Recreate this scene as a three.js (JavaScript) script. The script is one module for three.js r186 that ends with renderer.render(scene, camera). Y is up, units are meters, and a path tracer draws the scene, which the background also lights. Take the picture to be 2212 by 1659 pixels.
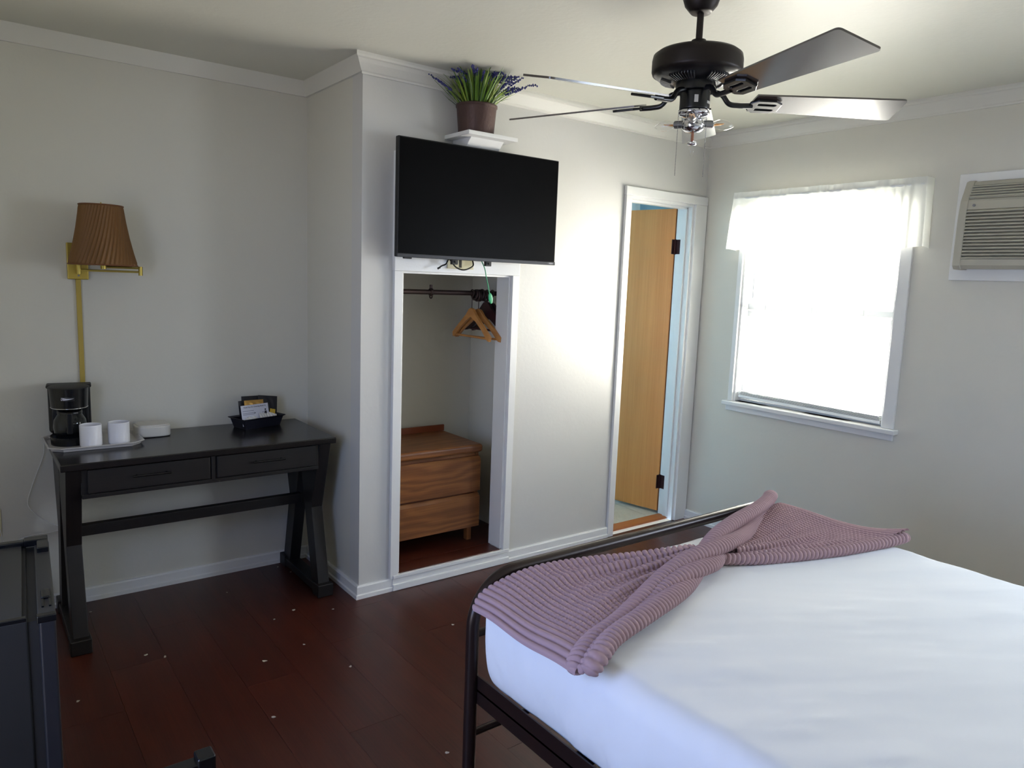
import * as THREE from 'three';
import { RoundedBoxGeometry } from 'three/addons/geometries/RoundedBoxGeometry.js';
import { mergeGeometries, mergeVertices } from 'three/addons/utils/BufferGeometryUtils.js';
import { RectAreaLightUniformsLib } from 'three/addons/lights/RectAreaLightUniformsLib.js';

// ---------------------------------------------------------------- camera, sky, sun, exposure
const scene = new THREE.Scene();
const camera = new THREE.PerspectiveCamera(55.38, 2212 / 1659, 0.05, 200);
camera.rotation.order = 'YXZ';
camera.position.set(-1.4412, 1.5058, 3.0285);
camera.rotation.set(-0.139031, -0.650556, 0.037098);
const renderer = new THREE.WebGLRenderer();
renderer.toneMapping = THREE.LinearToneMapping;
renderer.toneMappingExposure = 1.5;
renderer.shadowMap.enabled = true;
RectAreaLightUniformsLib.init();
scene.background = new THREE.Color().setRGB(0.62, 0.78, 1.0);   // clear daylight sky
scene.backgroundIntensity = 3.2;
const sun = new THREE.DirectionalLight(new THREE.Color().setRGB(1.0, 0.93, 0.82), 14);
sun.position.set(-2.4, 9, -4); sun.target.position.set(0, 0, 0);
sun.castShadow = true; sun.shadow.mapSize.set(2048, 2048);
Object.assign(sun.shadow.camera, { left: -8, right: 8, top: 8, bottom: -8, near: 0.5, far: 30 });
scene.add(sun, sun.target);

// room measures
const W = 2.335, D = 0.628, H = 2.44, XL = -2.02, ZB = 3.72, T = 0.12;
// daylight that comes in through each opening, as an area light of the opening's size
function daylight(color, nits, w, h, pos, towards) {
  const l = new THREE.RectAreaLight(new THREE.Color().setRGB(...color), nits, w, h);
  l.position.set(...pos); l.lookAt(...towards); scene.add(l);
}
daylight([1.0, 0.97, 0.88], 28, 0.9, 1.14, [W + 0.135, 1.415, 0.775], [0, 1.415, 0.775]);          // window_1
daylight([0.16, 0.33, 1.0], 3.7, 0.86, 1.5, [XL - 0.16, 1.25, 1.76], [-0.8, 0.2, 1.95]);               // open entrance doorway, sky light from above
daylight([1.0, 0.97, 0.92], 30, 0.64, 0.76, [W + 0.135, 1.55, -1.115], [0, 1.55, -1.115]);          // bathroom window
daylight([0.76, 0.88, 1.06], 9.5, 0.95, 0.95, [W + 0.135, 1.52, 3.0], [1.6, 0.66, 2.75]);                         // window_3, beside the head of the bed

// ---------------------------------------------------------------- helpers
let seed = 7;
const rnd = () => { seed = (seed * 1664525 + 1013904223) >>> 0; return seed / 4294967296; };
const rr = (a, b) => a + (b - a) * rnd();
const used = new Map();
function numbered(n) { const k = used.get(n) ?? 0; used.set(n, k + 1); return k ? `${n}_${String(k).padStart(3, '0')}` : n; }
function strip(g) {
  let q = g.index ? g.toNonIndexed() : g;
  for (const k of Object.keys(q.attributes)) if (!['position', 'normal', 'uv'].includes(k)) q.deleteAttribute(k);
  q.morphAttributes = {};
  return q;
}
const join = (list) => list.length === 1 ? list[0] : mergeGeometries(list.map(strip));
function mesh(name, geo, material, parent) {
  const m = new THREE.Mesh(Array.isArray(geo) ? join(geo) : geo, material);
  m.name = parent ? name : numbered(name); m.castShadow = m.receiveShadow = true;
  (parent ?? scene).add(m);
  return m;
}
function thing(name, label, category, pos = [0, 0, 0], turn = 0, group) {
  const o = new THREE.Group(); o.name = numbered(name); o.position.set(...pos); o.rotation.y = turn; scene.add(o);
  o.userData.label = label; o.userData.category = category; if (group) o.userData.group = group;
  return o;
}
function tag(o, label, category, group) { o.userData.label = label; o.userData.category = category; if (group) o.userData.group = group; return o; }
function structure(name, label, category, geo, material) {
  const o = geo ? mesh(name, geo, material) : Object.assign(new THREE.Group(), { name: numbered(name) });
  if (!geo) scene.add(o);
  o.userData.kind = 'structure'; o.userData.label = label; o.userData.category = category;
  return o;
}
// uv in metres from position and normal; grain 'x' | 'y' | 'z' is the axis that u runs along
function meterUV(g, grain = 'x', du = 0, dv = 0) {
  g = g.index ? g.toNonIndexed() : g;
  const p = g.attributes.position, n = g.attributes.normal, uv = new Float32Array(p.count * 2);
  const gi = 'xyz'.indexOf(grain);
  for (let i = 0; i < p.count; i++) {
    const P = [p.getX(i), p.getY(i), p.getZ(i)], N = [Math.abs(n.getX(i)), Math.abs(n.getY(i)), Math.abs(n.getZ(i))];
    const ax = N.indexOf(Math.max(...N));
    let rest = [0, 1, 2].filter((k) => k !== ax);
    let u = rest.includes(gi) ? gi : rest[0], v = rest.find((k) => k !== u);
    uv[2 * i] = P[u] + du; uv[2 * i + 1] = P[v] + dv;
  }
  g.setAttribute('uv', new THREE.BufferAttribute(uv, 2));
  return g;
}
function bx(x0, x1, y0, y1, z0, z1, r = 0, seg = 2) {
  const w = x1 - x0, h = y1 - y0, d = z1 - z0;
  const g = r > 0 ? new RoundedBoxGeometry(w, h, d, seg, Math.min(r, w / 2.01, h / 2.01, d / 2.01)) : new THREE.BoxGeometry(w, h, d);
  g.translate((x0 + x1) / 2, (y0 + y1) / 2, (z0 + z1) / 2);
  return g;
}
const wbx = (grain, ...a) => meterUV(bx(...a), grain, rnd() * 3, rnd() * 3);
function cyl(r0, r1, y0, y1, x = 0, z = 0, seg = 32) { const g = new THREE.CylinderGeometry(r1, r0, y1 - y0, seg); g.translate(x, (y0 + y1) / 2, z); return g; }
function rod(a, b, r, seg = 12, r2 = r) {
  const A = new THREE.Vector3(...a), B = new THREE.Vector3(...b), d = B.clone().sub(A);
  const g = new THREE.CylinderGeometry(r2, r, d.length(), seg);
  g.applyQuaternion(new THREE.Quaternion().setFromUnitVectors(new THREE.Vector3(0, 1, 0), d.clone().normalize()));
  g.translate(...A.add(B).multiplyScalar(0.5).toArray());
  return g;
}
function bar(a, b, w, h, roll = 0) {   // square bar from a to b
  const A = new THREE.Vector3(...a), B = new THREE.Vector3(...b), d = B.clone().sub(A);
  const g = new THREE.BoxGeometry(w, d.length(), h); g.rotateY(roll);
  g.applyQuaternion(new THREE.Quaternion().setFromUnitVectors(new THREE.Vector3(0, 1, 0), d.clone().normalize()));
  g.translate(...A.add(B).multiplyScalar(0.5).toArray());
  return g;
}
const lathe = (pts, seg = 48) => new THREE.LatheGeometry(pts.map((p) => new THREE.Vector2(...p)), seg);
function tube(pts, r, seg = 64, rs = 10, closed = false) {
  return new THREE.TubeGeometry(new THREE.CatmullRomCurve3(pts.map((p) => new THREE.Vector3(...p)), closed, 'centripetal'), seg, r, rs, closed);
}
function sphere(r, x, y, z, ws = 20, hs = 14) { const g = new THREE.SphereGeometry(r, ws, hs); g.translate(x, y, z); return g; }
function gridGeo(nu, nv, f, flip = false) {   // f(u, v) -> [x, y, z], u, v in 0..1
  const pos = [], uv = [], idx = [];
  for (let i = 0; i <= nu; i++) for (let j = 0; j <= nv; j++) { pos.push(...f(i / nu, j / nv)); uv.push(i / nu, j / nv); }
  for (let i = 0; i < nu; i++) for (let j = 0; j < nv; j++) {
    const a = i * (nv + 1) + j, b = a + nv + 1;
    if (flip) idx.push(a, a + 1, b, b, a + 1, b + 1); else idx.push(a, b, a + 1, b, b + 1, a + 1);
  }
  const g = new THREE.BufferGeometry();
  g.setAttribute('position', new THREE.Float32BufferAttribute(pos, 3)); g.setAttribute('uv', new THREE.Float32BufferAttribute(uv, 2));
  g.setIndex(idx); g.computeVertexNormals();
  return g;
}
function extrude(pts, depth, bevel = 0, holes = []) {
  const s = new THREE.Shape(pts.map((p) => new THREE.Vector2(...p)));
  for (const h of holes) s.holes.push(new THREE.Path(h.map((p) => new THREE.Vector2(...p))));
  return new THREE.ExtrudeGeometry(s, { depth, bevelEnabled: bevel > 0, bevelThickness: bevel, bevelSize: bevel, bevelSegments: 2, curveSegments: 10 });
}
// a moulding: profile [[out from wall, height]], along the plan line a -> b; room lies on the left of a -> b; mitres in out-units at both ends (+1 outer corner, -1 inner)
function moulding(profile, a, b, ma = 0, mb = 0) {
  const A = new THREE.Vector2(...a), B = new THREE.Vector2(...b), t = B.clone().sub(A).normalize(), n = new THREE.Vector2(t.y, -t.x);
  const pos = [], uv = [];
  const P = (end, o, h) => { const c = end ? B : A, m = end ? mb : -ma; return [c.x + n.x * o + t.x * o * m, h, c.y + n.y * o + t.y * o * m]; };
  const L = B.clone().sub(A).length(); let s = 0;
  for (let i = 0; i + 1 < profile.length; i++) {
    const [o0, h0] = profile[i], [o1, h1] = profile[i + 1], l = Math.hypot(o1 - o0, h1 - h0);
    const q = [P(0, o0, h0), P(1, o0, h0), P(1, o1, h1), P(0, o1, h1)], w = [[0, s], [L, s], [L, s + l], [0, s + l]];
    for (const k of [0, 1, 2, 0, 2, 3]) { pos.push(...q[k]); uv.push(...w[k]); }
    s += l;
  }
  const g = new THREE.BufferGeometry();
  g.setAttribute('position', new THREE.Float32BufferAttribute(pos, 3)); g.setAttribute('uv', new THREE.Float32BufferAttribute(uv, 2)); g.computeVertexNormals();
  return g;
}

// ---------------------------------------------------------------- textures
function hash(x, y, s) { let h = (x * 374761393 + y * 668265263 + s * 974634821) | 0; h = Math.imul(h ^ (h >>> 13), 1274126177); return ((h ^ (h >>> 16)) >>> 0) / 4294967295; }
function vnoise(x, y, px, py, s) {
  const x0 = Math.floor(x), y0 = Math.floor(y), fx = x - x0, fy = y - y0, u = fx * fx * (3 - 2 * fx), v = fy * fy * (3 - 2 * fy), m = (a, b) => ((a % b) + b) % b;
  const a = hash(m(x0, px), m(y0, py), s), b = hash(m(x0 + 1, px), m(y0, py), s), c = hash(m(x0, px), m(y0 + 1, py), s), d = hash(m(x0 + 1, px), m(y0 + 1, py), s);
  return a + (b - a) * u + (c - a) * v + (a - b - c + d) * u * v;
}
function fbm(u, v, fx, fy, s, oct = 4) { let t = 0, a = 0.5, n = 0; for (let o = 0; o < oct; o++) { t += a * vnoise(u * fx, v * fy, fx, fy, s + o * 17); n += a; a *= 0.5; fx *= 2; fy *= 2; } return t / n; }
function tex(w, h, f, srgb = true, metres = [1, 1]) {
  const d = new Uint8Array(w * h * 4);
  for (let j = 0; j < h; j++) for (let i = 0; i < w; i++) {
    const c = f(i / w, j / h), k = (j * w + i) * 4;
    for (let q = 0; q < 3; q++) d[k + q] = Math.max(0, Math.min(255, Array.isArray(c) ? c[q] : c));
    d[k + 3] = 255;
  }
  const t = new THREE.DataTexture(d, w, h, THREE.RGBAFormat);
  t.magFilter = THREE.LinearFilter; t.minFilter = THREE.LinearMipmapLinearFilter; t.generateMipmaps = true;
  t.wrapS = t.wrapT = THREE.RepeatWrapping; t.repeat.set(1 / metres[0], 1 / metres[1]);
  if (srgb) t.colorSpace = THREE.SRGBColorSpace;
  t.needsUpdate = true;
  return t;
}
const mix = (a, b, t) => a.map((v, i) => v + (b[i] - v) * t);
// straight-grained wood, u along the grain
function woodTex(light, dark, sd, { rings = 9, wave = 0.25, streak = 0.5, size = [1.2, 0.6] } = {}) {
  return tex(768, 512, (u, v) => {
    const warp = fbm(u, v, 2, 3, sd, 3) * wave;
    const ring = 0.5 + 0.5 * Math.sin((v + warp) * rings * Math.PI * 2);
    const fine = fbm(u, v, 6, 160, sd + 5, 3), pore = Math.pow(fbm(u, v, 14, 220, sd + 9, 2), 3);
    const t = Math.min(1, Math.max(0, ring * (1 - streak) * 0.8 + fine * streak + pore * 0.35 - 0.1));
    return mix(light, dark, t);
  }, true, size);
}
const cherryMaps = [0, 1, 2].map((k) => woodTex([[77, 34, 21], [74, 32, 20], [80, 36, 23]][k], [[51, 20, 12], [49, 19, 12], [54, 22, 14]][k], 31 + k * 7, { rings: 4, wave: 0.5, streak: 0.7, size: [1.3, 0.5] }));
const oakMap = woodTex([148, 96, 50], [96, 52, 25], 61, { rings: 7, wave: 0.55, streak: 0.45, size: [0.9, 0.42] });
const doorMap = woodTex([222, 152, 82], [200, 126, 60], 83, { rings: 3, wave: 0.35, streak: 0.75, size: [2.2, 0.6] });
const deskMap = woodTex([31, 26, 24], [17, 14, 13], 97, { rings: 5, wave: 0.3, streak: 0.8, size: [1.1, 0.5] });
const hangMap = woodTex([205, 148, 84], [172, 112, 56], 113, { rings: 3, wave: 0.3, streak: 0.7, size: [0.4, 0.2] });
const paintBump = tex(512, 512, (u, v) => 255 * (0.65 * fbm(u, v, 40, 40, 3, 3) + 0.35 * fbm(u, v, 7, 7, 8, 2)), false, [0.6, 0.6]);
const clothBump = tex(256, 256, (u, v) => 128 + 60 * Math.sin(u * 256 * Math.PI) * Math.sin(v * 256 * Math.PI) + 60 * (fbm(u, v, 60, 60, 4, 2) - 0.5), false, [0.15, 0.15]);
const furBump = tex(256, 256, (u, v) => 255 * fbm(u, v, 48, 48, 12, 3), false, [0.08, 0.08]);
const speck = tex(512, 512, (u, v) => { const n = fbm(u, v, 5, 5, 21, 4), f = fbm(u, v, 60, 60, 22, 2); const c = 205 + 26 * (n - 0.5) + 14 * (f - 0.5); return [c, c - 8, c - 24]; }, true, [0.5, 0.5]);

// ---------------------------------------------------------------- materials
const std = (o) => new THREE.MeshStandardMaterial(o);
const phys = (o) => new THREE.MeshPhysicalMaterial(o);
const lin = (r, g, b) => new THREE.Color().setRGB(r, g, b);
const M = {
  wall: std({ color: lin(0.66, 0.64, 0.56), roughness: 0.6, bumpMap: paintBump, bumpScale: 0.0006 }),
  wallGloss: std({ color: lin(0.62, 0.61, 0.575), roughness: 0.45, bumpMap: paintBump, bumpScale: 0.0005 }),
  ceiling: std({ color: lin(0.70, 0.69, 0.60), roughness: 0.5, bumpMap: paintBump, bumpScale: 0.0008 }),
  crown: std({ color: lin(0.7, 0.685, 0.62), roughness: 0.45, bumpMap: paintBump, bumpScale: 0.0004 }),
  trim: std({ color: lin(0.78, 0.78, 0.76), roughness: 0.3, bumpMap: paintBump, bumpScale: 0.0003 }),
  floor: cherryMaps.map((m) => std({ map: m, roughness: 0.36 })),
  subfloor: std({ color: '#2a130d', roughness: 0.9 }),
  oak: std({ map: oakMap, roughness: 0.42 }),
  oakEdge: std({ color: '#7e3f1f', roughness: 0.45 }),
  door: std({ map: doorMap, roughness: 0.45 }),
  doorEdge: std({ color: '#a9642f', roughness: 0.55 }),
  hinge: std({ color: '#3a1c1c', roughness: 0.6, metalness: 0.4 }),
  desk: std({ map: deskMap, roughness: 0.24 }),
  deskMatte: std({ map: deskMap, roughness: 0.42 }),
  black: std({ color: '#0b0b0d', roughness: 0.25 }),
  blackMatte: std({ color: '#101012', roughness: 0.55 }),
  screen: phys({ color: '#040405', roughness: 0.35, specularIntensity: 0.1 }),
  bezel: std({ color: '#2a2a2e', roughness: 0.4, metalness: 0.3 }),
  bronze: std({ color: '#241d1a', roughness: 0.45, metalness: 0.5 }),
  fanBlack: std({ color: '#0d0d10', roughness: 0.28 }),
  chrome: std({ color: '#d6d6da', roughness: 0.1, metalness: 1 }),
  steel: std({ color: '#8d8d90', roughness: 0.35, metalness: 1 }),
  copper: std({ color: '#9a6a55', roughness: 0.35, metalness: 0.9 }),
  blade: phys({ color: '#3a2f2c', roughness: 0.24, ior: 1.7, clearcoat: 1, clearcoatRoughness: 0.1 }),
  glass: phys({ color: '#ffffff', transmission: 1, thickness: 0, roughness: 0.02, ior: 1.5 }),
  glassDark: phys({ color: '#cfd4d6', transmission: 1, thickness: 0, roughness: 0.03, ior: 1.5 }),
  filament: std({ color: '#c08a4a', roughness: 0.4, metalness: 0.6 }),
  sheet: std({ color: lin(0.8, 0.82, 0.84), roughness: 0.85, bumpMap: clothBump, bumpScale: 0.0002 }),
  blanket: phys({ color: lin(0.4, 0.27, 0.29), roughness: 0.95, sheen: 0.6, sheenRoughness: 0.5, sheenColor: lin(0.5, 0.38, 0.42) }),
  bedMetal: std({ color: '#2a1e1c', roughness: 0.3, metalness: 0.35 }),
  brass: std({ color: '#b9a24e', roughness: 0.32, metalness: 0.75 }),
  brassPaint: std({ color: '#b49c48', roughness: 0.5, metalness: 0.2 }),
  shade: phys({ color: '#6e4a1e', roughness: 0.6, sheen: 0.25, sheenRoughness: 0.4, sheenColor: lin(0.4, 0.28, 0.12) }),
  shadeTrim: std({ color: '#6c4220', roughness: 0.7 }),
  ceramic: phys({ color: '#e6e6ea', roughness: 0.16, clearcoat: 0.5 }),
  tray: std({ color: '#b9b6b4', roughness: 0.3 }),
  whitePlastic: std({ color: '#cfccc4', roughness: 0.5 }),
  cream: std({ color: '#cfc8a4', roughness: 0.45 }),
  acBody: std({ color: '#b3af9f', roughness: 0.5 }),
  acDark: std({ color: '#3a372f', roughness: 0.8 }),
  pot: std({ color: '#4d3833', roughness: 0.5, metalness: 0.35, bumpMap: paintBump, bumpScale: 0.002 }),
  soil: std({ color: '#1d1a12', roughness: 1 }),
  leafA: std({ color: '#5f8224', roughness: 0.55, side: THREE.DoubleSide }),
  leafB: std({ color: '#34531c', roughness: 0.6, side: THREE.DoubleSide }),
  leafC: std({ color: '#8aa03c', roughness: 0.55, side: THREE.DoubleSide }),
  stem: std({ color: '#43552c', roughness: 0.7 }),
  lavender: std({ color: '#3b3b78', roughness: 0.8 }),
  rust: std({ color: '#4a3b37', roughness: 0.55, metalness: 0.7 }),
  darkWood: std({ color: '#34161a', roughness: 0.4 }),
  hangWood: std({ map: hangMap, roughness: 0.4 }),
  green: std({ color: '#1f9a62', roughness: 0.4 }),
  blueWall: std({ color: '#8fbfd8', roughness: 0.6 }),
  tile: std({ map: speck, roughness: 0.35 }),
  grout: std({ color: '#9a907c', roughness: 0.9 }),
  slat: phys({ color: '#f3f4f2', roughness: 0.5, transmission: 0.25, thickness: 0 }),
  sheer: phys({ color: '#f4f5f1', roughness: 0.95, transmission: 0.55, thickness: 0, side: THREE.DoubleSide }),
  vinyl: std({ color: '#eceeee', roughness: 0.35 }),
  basket: std({ color: '#13131f', roughness: 0.45 }),
  foil: std({ color: '#c59a52', roughness: 0.3, metalness: 0.55 }),
  packDark: std({ color: '#17151c', roughness: 0.4 }),
  packWhite: std({ color: '#d8d5cf', roughness: 0.7 }),
  packYellow: std({ color: '#c9a52e', roughness: 0.6 }),
  fridgeSide: std({ color: '#030304', roughness: 0.65 }),
  fridgeDoor: std({ color: '#2c2c31', roughness: 0.4, metalness: 0.5 }),
  fridgeGrey: std({ color: '#302f2c', roughness: 0.55 }),
  paper: std({ color: '#b3aca0', roughness: 0.9 }),
  cable: std({ color: '#e4e2dd', roughness: 0.5 }),
  concrete: std({ color: '#b8aa94', roughness: 0.95 }),
  stucco: std({ color: '#d8cfc0', roughness: 0.95 }),
  strap: std({ color: '#1a1a1c', roughness: 0.8 }),
};

// ================================================================ STRUCTURE
// outdoors: paving and the wall of the next house
structure('ground_paving', 'pale concrete paving outside the room', 'paving', [bx(-14, XL - T, -0.16, -0.06, -9, 13), bx(W + T, 14, -0.16, -0.06, -9, 13), bx(XL - T, W + T, -0.16, -0.06, -9, -D - 2.2), bx(XL - T, W + T, -0.16, -0.06, ZB + T, 13)], M.concrete);
structure('neighbour_wall', 'pale stucco wall of the next house beyond the window', 'wall', [bx(6.2, 6.4, -0.06, 2.3, -6, 9)], M.stucco);

structure('porch_roof', 'covered walkway roof outside the entrance doorway', 'porch', [bx(XL - T - 2.1, XL - T, 2.32, 2.44, -3, 8)], M.stucco);

// floor of cherry planks that run along z
const floor = structure('floor', 'dark cherry wood plank floor', 'floor');
mesh('underlay', [bx(XL, W, -0.06, -0.012, 0, ZB), bx(XL, 0.1, -0.06, -0.012, -D, 0)], M.subfloor, floor);
{
  const pw = 0.193, gap = 0.0007;
  let n = 0;
  for (let x = XL; x < W - 0.005; x += pw) {
    const x1 = Math.min(x + pw, W), z0 = x + pw <= 0.12 ? -D : 0;
    let z = z0 - rr(0, 1.0);
    while (z < ZB) {
      const L = 1.21, a = Math.max(z, z0), b = Math.min(z + L, ZB);
      if (b - a > 0.02) mesh('plank', meterUV(bx(x + gap / 2, x1 - gap / 2, -0.012, rr(-0.0004, 0), a + gap / 2, b - gap / 2), 'z', rr(0, 5), rr(0, 5)), M.floor[n++ % 3], floor);
      z += L;
    }
  }
}
structure('ceiling', 'off-white painted ceiling', 'ceiling', [meterUV(bx(XL - T, W + T, H, H + 0.14, -D - 2.0, ZB + T))], M.ceiling);

// walls
structure('wall_back', 'off-white alcove wall behind the desk', 'wall', [meterUV(bx(XL - T, 0.1, 0, H, -D - T, -D))], M.wall);
structure('wall_closet_side', 'short side wall of the closet block beside the desk', 'wall', [meterUV(bx(0, 0.1, 0, H, -D, -0.1))], M.wall);
const CO = { x0: 0.198, x1: 0.829, y0: 0.082, y1: 1.53 }, DO = { x0: 1.658, x1: 2.225, y1: 2.018 };
structure('wall_front', 'white semi-gloss wall with the closet and bathroom openings', 'wall', [
  bx(0, CO.x0, 0, H, -0.1, 0), bx(CO.x0, CO.x1, 0, CO.y0 - 0.02, -0.1, 0), bx(CO.x0, CO.x1, CO.y1, H, -0.1, 0),
  bx(CO.x1, DO.x0, 0, H, -0.1, 0), bx(DO.x0, DO.x1, DO.y1, H, -0.1, 0), bx(DO.x1, W, 0, H, -0.1, 0)].map((g) => meterUV(g)), M.wallGloss);
const WO = { z0: 0.315, z1: 1.235, y0: 0.832, y1: 2.0 }, BW = { z0: -1.45, z1: -0.78, y0: 1.15, y1: 1.95 };
structure('wall_right', 'white wall with the bright window', 'wall', [
  bx(W, W + T, 0, H, WO.z1, 2.525), bx(W, W + T, 0, 1.045, 2.525, 3.475), bx(W, W + T, 1.995, H, 2.525, 3.475), bx(W, W + T, 0, H, 3.475, ZB), bx(W, W + T, 0, WO.y0, WO.z0, WO.z1), bx(W, W + T, WO.y1, H, WO.z0, WO.z1), bx(W, W + T, 0, H, -0.1, WO.z0)].map((g) => meterUV(g)), M.wall);
const EO = { z0: 1.32, z1: 2.2, y1: 2.05 };
structure('wall_left', 'off-white wall with the entrance doorway', 'wall', [
  bx(XL - T, XL, 0, H, -D, EO.z0), bx(XL - T, XL, EO.y1, H, EO.z0, EO.z1), bx(XL - T, XL, 0, H, EO.z1, ZB)].map((g) => meterUV(g)), M.wall);
structure('wall_rear', 'off-white wall behind the head of the bed', 'wall', [meterUV(bx(XL - T, W + T, 0, H, ZB, ZB + T))], M.wall);
{
  const w3 = structure('window_3', 'white window beside the head of the bed', 'window');
  mesh('frame', [bx(W - 0.012, W + T, 1.045, 1.995, 2.525, 2.575), bx(W - 0.012, W + T, 1.045, 1.995, 3.425, 3.475), bx(W - 0.012, W + T, 1.945, 1.995, 2.575, 3.425), bx(W - 0.012, W + T, 1.045, 1.095, 2.575, 3.425), bx(W + 0.04, W + 0.08, 1.505, 1.535, 2.575, 3.425)], M.vinyl, w3);
}

// closet inside
structure('wall_closet_inside', 'grey-white inner walls of the closet', 'wall', [
  bx(0.1, 1.1, 0, 2.2, -D - T, -0.6), bx(1.0, 1.1, 0, 2.2, -0.6, -0.1), bx(0.1, 1.0, 1.95, 2.05, -0.6, -0.1)].map((g) => meterUV(g)), M.wall);
structure('floor_closet', 'raised cherry wood closet floor', 'floor', [wbx('x', 0.1, 1.0, 0.03, CO.y0, -0.6, -0.1), wbx('x', CO.x0 + 0.012, CO.x1 - 0.012, 0.062, CO.y0, -0.1, 0.012, 0.006)], M.floor[0]);

// bathroom behind the door
structure('wall_bathroom', 'light blue bathroom walls', 'wall', [
  bx(1.1, 1.2, 0, H, -2.1, -0.1), bx(1.1, W + T, 0, H, -2.2, -2.1),
  bx(W, W + T, 0, BW.y0, -2.1, -0.1), bx(W, W + T, BW.y1, H, -2.1, -0.1), bx(W, W + T, BW.y0, BW.y1, -2.1, BW.z0), bx(W, W + T, BW.y0, BW.y1, BW.z1, -0.1), bx(1.2, 1.658, 0, H, -0.112, -0.1), bx(2.225, W, 0, H, -0.112, -0.1)], M.blueWall);
const bathFloor = structure('floor_bathroom', 'beige square tiles of the bathroom floor', 'floor');
mesh('grout', bx(1.2, W, -0.06, 0.008, -2.1, -0.1), M.grout, bathFloor);
for (let i = 0; i < 4; i++) for (let j = 0; j < 7; j++) {
  const x = 1.2 + i * 0.305, z = -0.1 - (j + 1) * 0.305;
  if (z < -2.1 - 0.2) continue;
  mesh('tile', meterUV(bx(x + 0.002, Math.min(W, x + 0.303), 0.006, 0.014, Math.max(-2.1, z + 0.002), z + 0.303), 'x', rr(0, 2), rr(0, 2)), M.tile, bathFloor);
}

// crown mouldings and baseboards
const crown = [[0, H - 0.078], [0.007, H - 0.078], [0.009, H - 0.07], [0.014, H - 0.066], [0.034, H - 0.038], [0.042, H - 0.024], [0.05, H - 0.02], [0.052, H - 0.012], [0.052, H]];
const plain = [[0, H - 0.07], [0.012, H - 0.07], [0.014, H - 0.062], [0.03, H]];
const base = [[0.0, 0.062], [0.011, 0.062], [0.015, 0.056], [0.015, 0.022], [0.022, 0.018], [0.022, 0]];
// moulding() puts the room on the side n = (t.y, -t.x) of a -> b
structure('trim_1', 'white crown board along the alcove wall', 'crown moulding', moulding(plain, [0, -D], [XL, -D], -1, 0), M.crown);
structure('trim_2', 'white crown board along the closet side wall', 'crown moulding', moulding(plain, [0, 0], [0, -D], 1, -1), M.crown);
structure('trim_3', 'stepped white crown moulding along the front wall', 'crown moulding', moulding(crown, [W, 0], [0, 0], -1, 1), M.crown);
structure('trim_4', 'stepped white crown moulding above the window', 'crown moulding', moulding(crown, [W, ZB], [W, 0], -1, -1), M.crown);
structure('baseboard_back', 'white baseboard under the desk', 'baseboard', moulding(base, [0, -D], [XL, -D], -1, 0), M.trim);
structure('baseboard_closet_side', 'white baseboard of the closet side wall', 'baseboard', moulding(base, [0, 0], [0, -D], 1, -1), M.trim);
structure('baseboard_front', 'worn white baseboard of the front wall', 'baseboard', [moulding(base, [0.172, 0], [0, 0], 0, 1), moulding(base, [1.614, 0], [0.864, 0])], M.trim);
structure('baseboard_right', 'white baseboard under the window', 'baseboard', moulding(base, [W, ZB], [W, 0.02], -1, 0), M.trim);

// closet surround
structure('trim_5', 'white painted closet frame with kick board', 'closet frame', [
  bx(0.155, CO.x0, 0.06, CO.y1 + 0.005, 0, 0.021, 0.002), bx(CO.x1, 0.871, 0.06, CO.y1 + 0.005, 0, 0.021, 0.002),
  bx(0.168, 0.868, 0.03, CO.y0 - 0.02, 0, 0.02, 0.002), bx(0.168, 0.868, CO.y0 - 0.022, CO.y0 - 0.004, 0.001, 0.026, 0.003), bx(0.168, 0.868, 0, 0.034, 0, 0.028, 0.004),
  bx(CO.x0 - 0.001, CO.x0 + 0.012, CO.y0, CO.y1, -0.1, 0.004), bx(CO.x1 - 0.012, CO.x1 + 0.001, CO.y0, CO.y1, -0.1, 0.004), bx(CO.x0, CO.x1, CO.y1 - 0.004, CO.y1 + 0.006, -0.1, 0.004)], M.trim);
structure('trim_6', 'white panel board on the wall behind the television', 'wall panel', [bx(0.152, 0.869, CO.y1 + 0.005, 2.065, 0, 0.026, 0.003)], M.trim);

// ---- bathroom door: casing, jambs, leaf and hinges
const door1 = structure('door_1', 'orange-brown flush bathroom door standing open in a white frame', 'door');
mesh('casing', [bx(1.614, DO.x0 + 0.002, 0, DO.y1 - 0.002, 0.0004, 0.02, 0.003), bx(DO.x1 - 0.002, W - 0.005, 0, DO.y1 - 0.002, 0.0004, 0.02, 0.003), bx(1.612, W - 0.004, DO.y1 - 0.002, 2.066, 0.0004, 0.021, 0.003)], M.trim, door1);
mesh('jamb', [bx(DO.x0 + 0.0005, DO.x0 + 0.018, 0.0005, DO.y1 - 0.0005, -0.1125, 0.003), bx(DO.x1 - 0.018, DO.x1 - 0.0005, 0.0005, DO.y1 - 0.0005, -0.1125, 0.003), bx(DO.x0 + 0.018, DO.x1 - 0.018, DO.y1 - 0.018, DO.y1 - 0.0005, -0.1115, 0.003)], M.trim, door1);
mesh('door_stop', [bx(DO.x1 - 0.03, DO.x1 - 0.017, 0, DO.y1 - 0.018, -0.066, -0.03, 0.002), bx(DO.x0 + 0.017, DO.x0 + 0.03, 0, DO.y1 - 0.018, -0.066, -0.03, 0.002), bx(DO.x0 + 0.017, DO.x1 - 0.017, DO.y1 - 0.031, DO.y1 - 0.017, -0.066, -0.03, 0.002)], M.trim, door1);
mesh('threshold', [wbx('x', DO.x0 + 0.002, DO.x1 - 0.002, 0, 0.018, -0.108, -0.03, 0.006)], M.doorEdge, door1);
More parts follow.
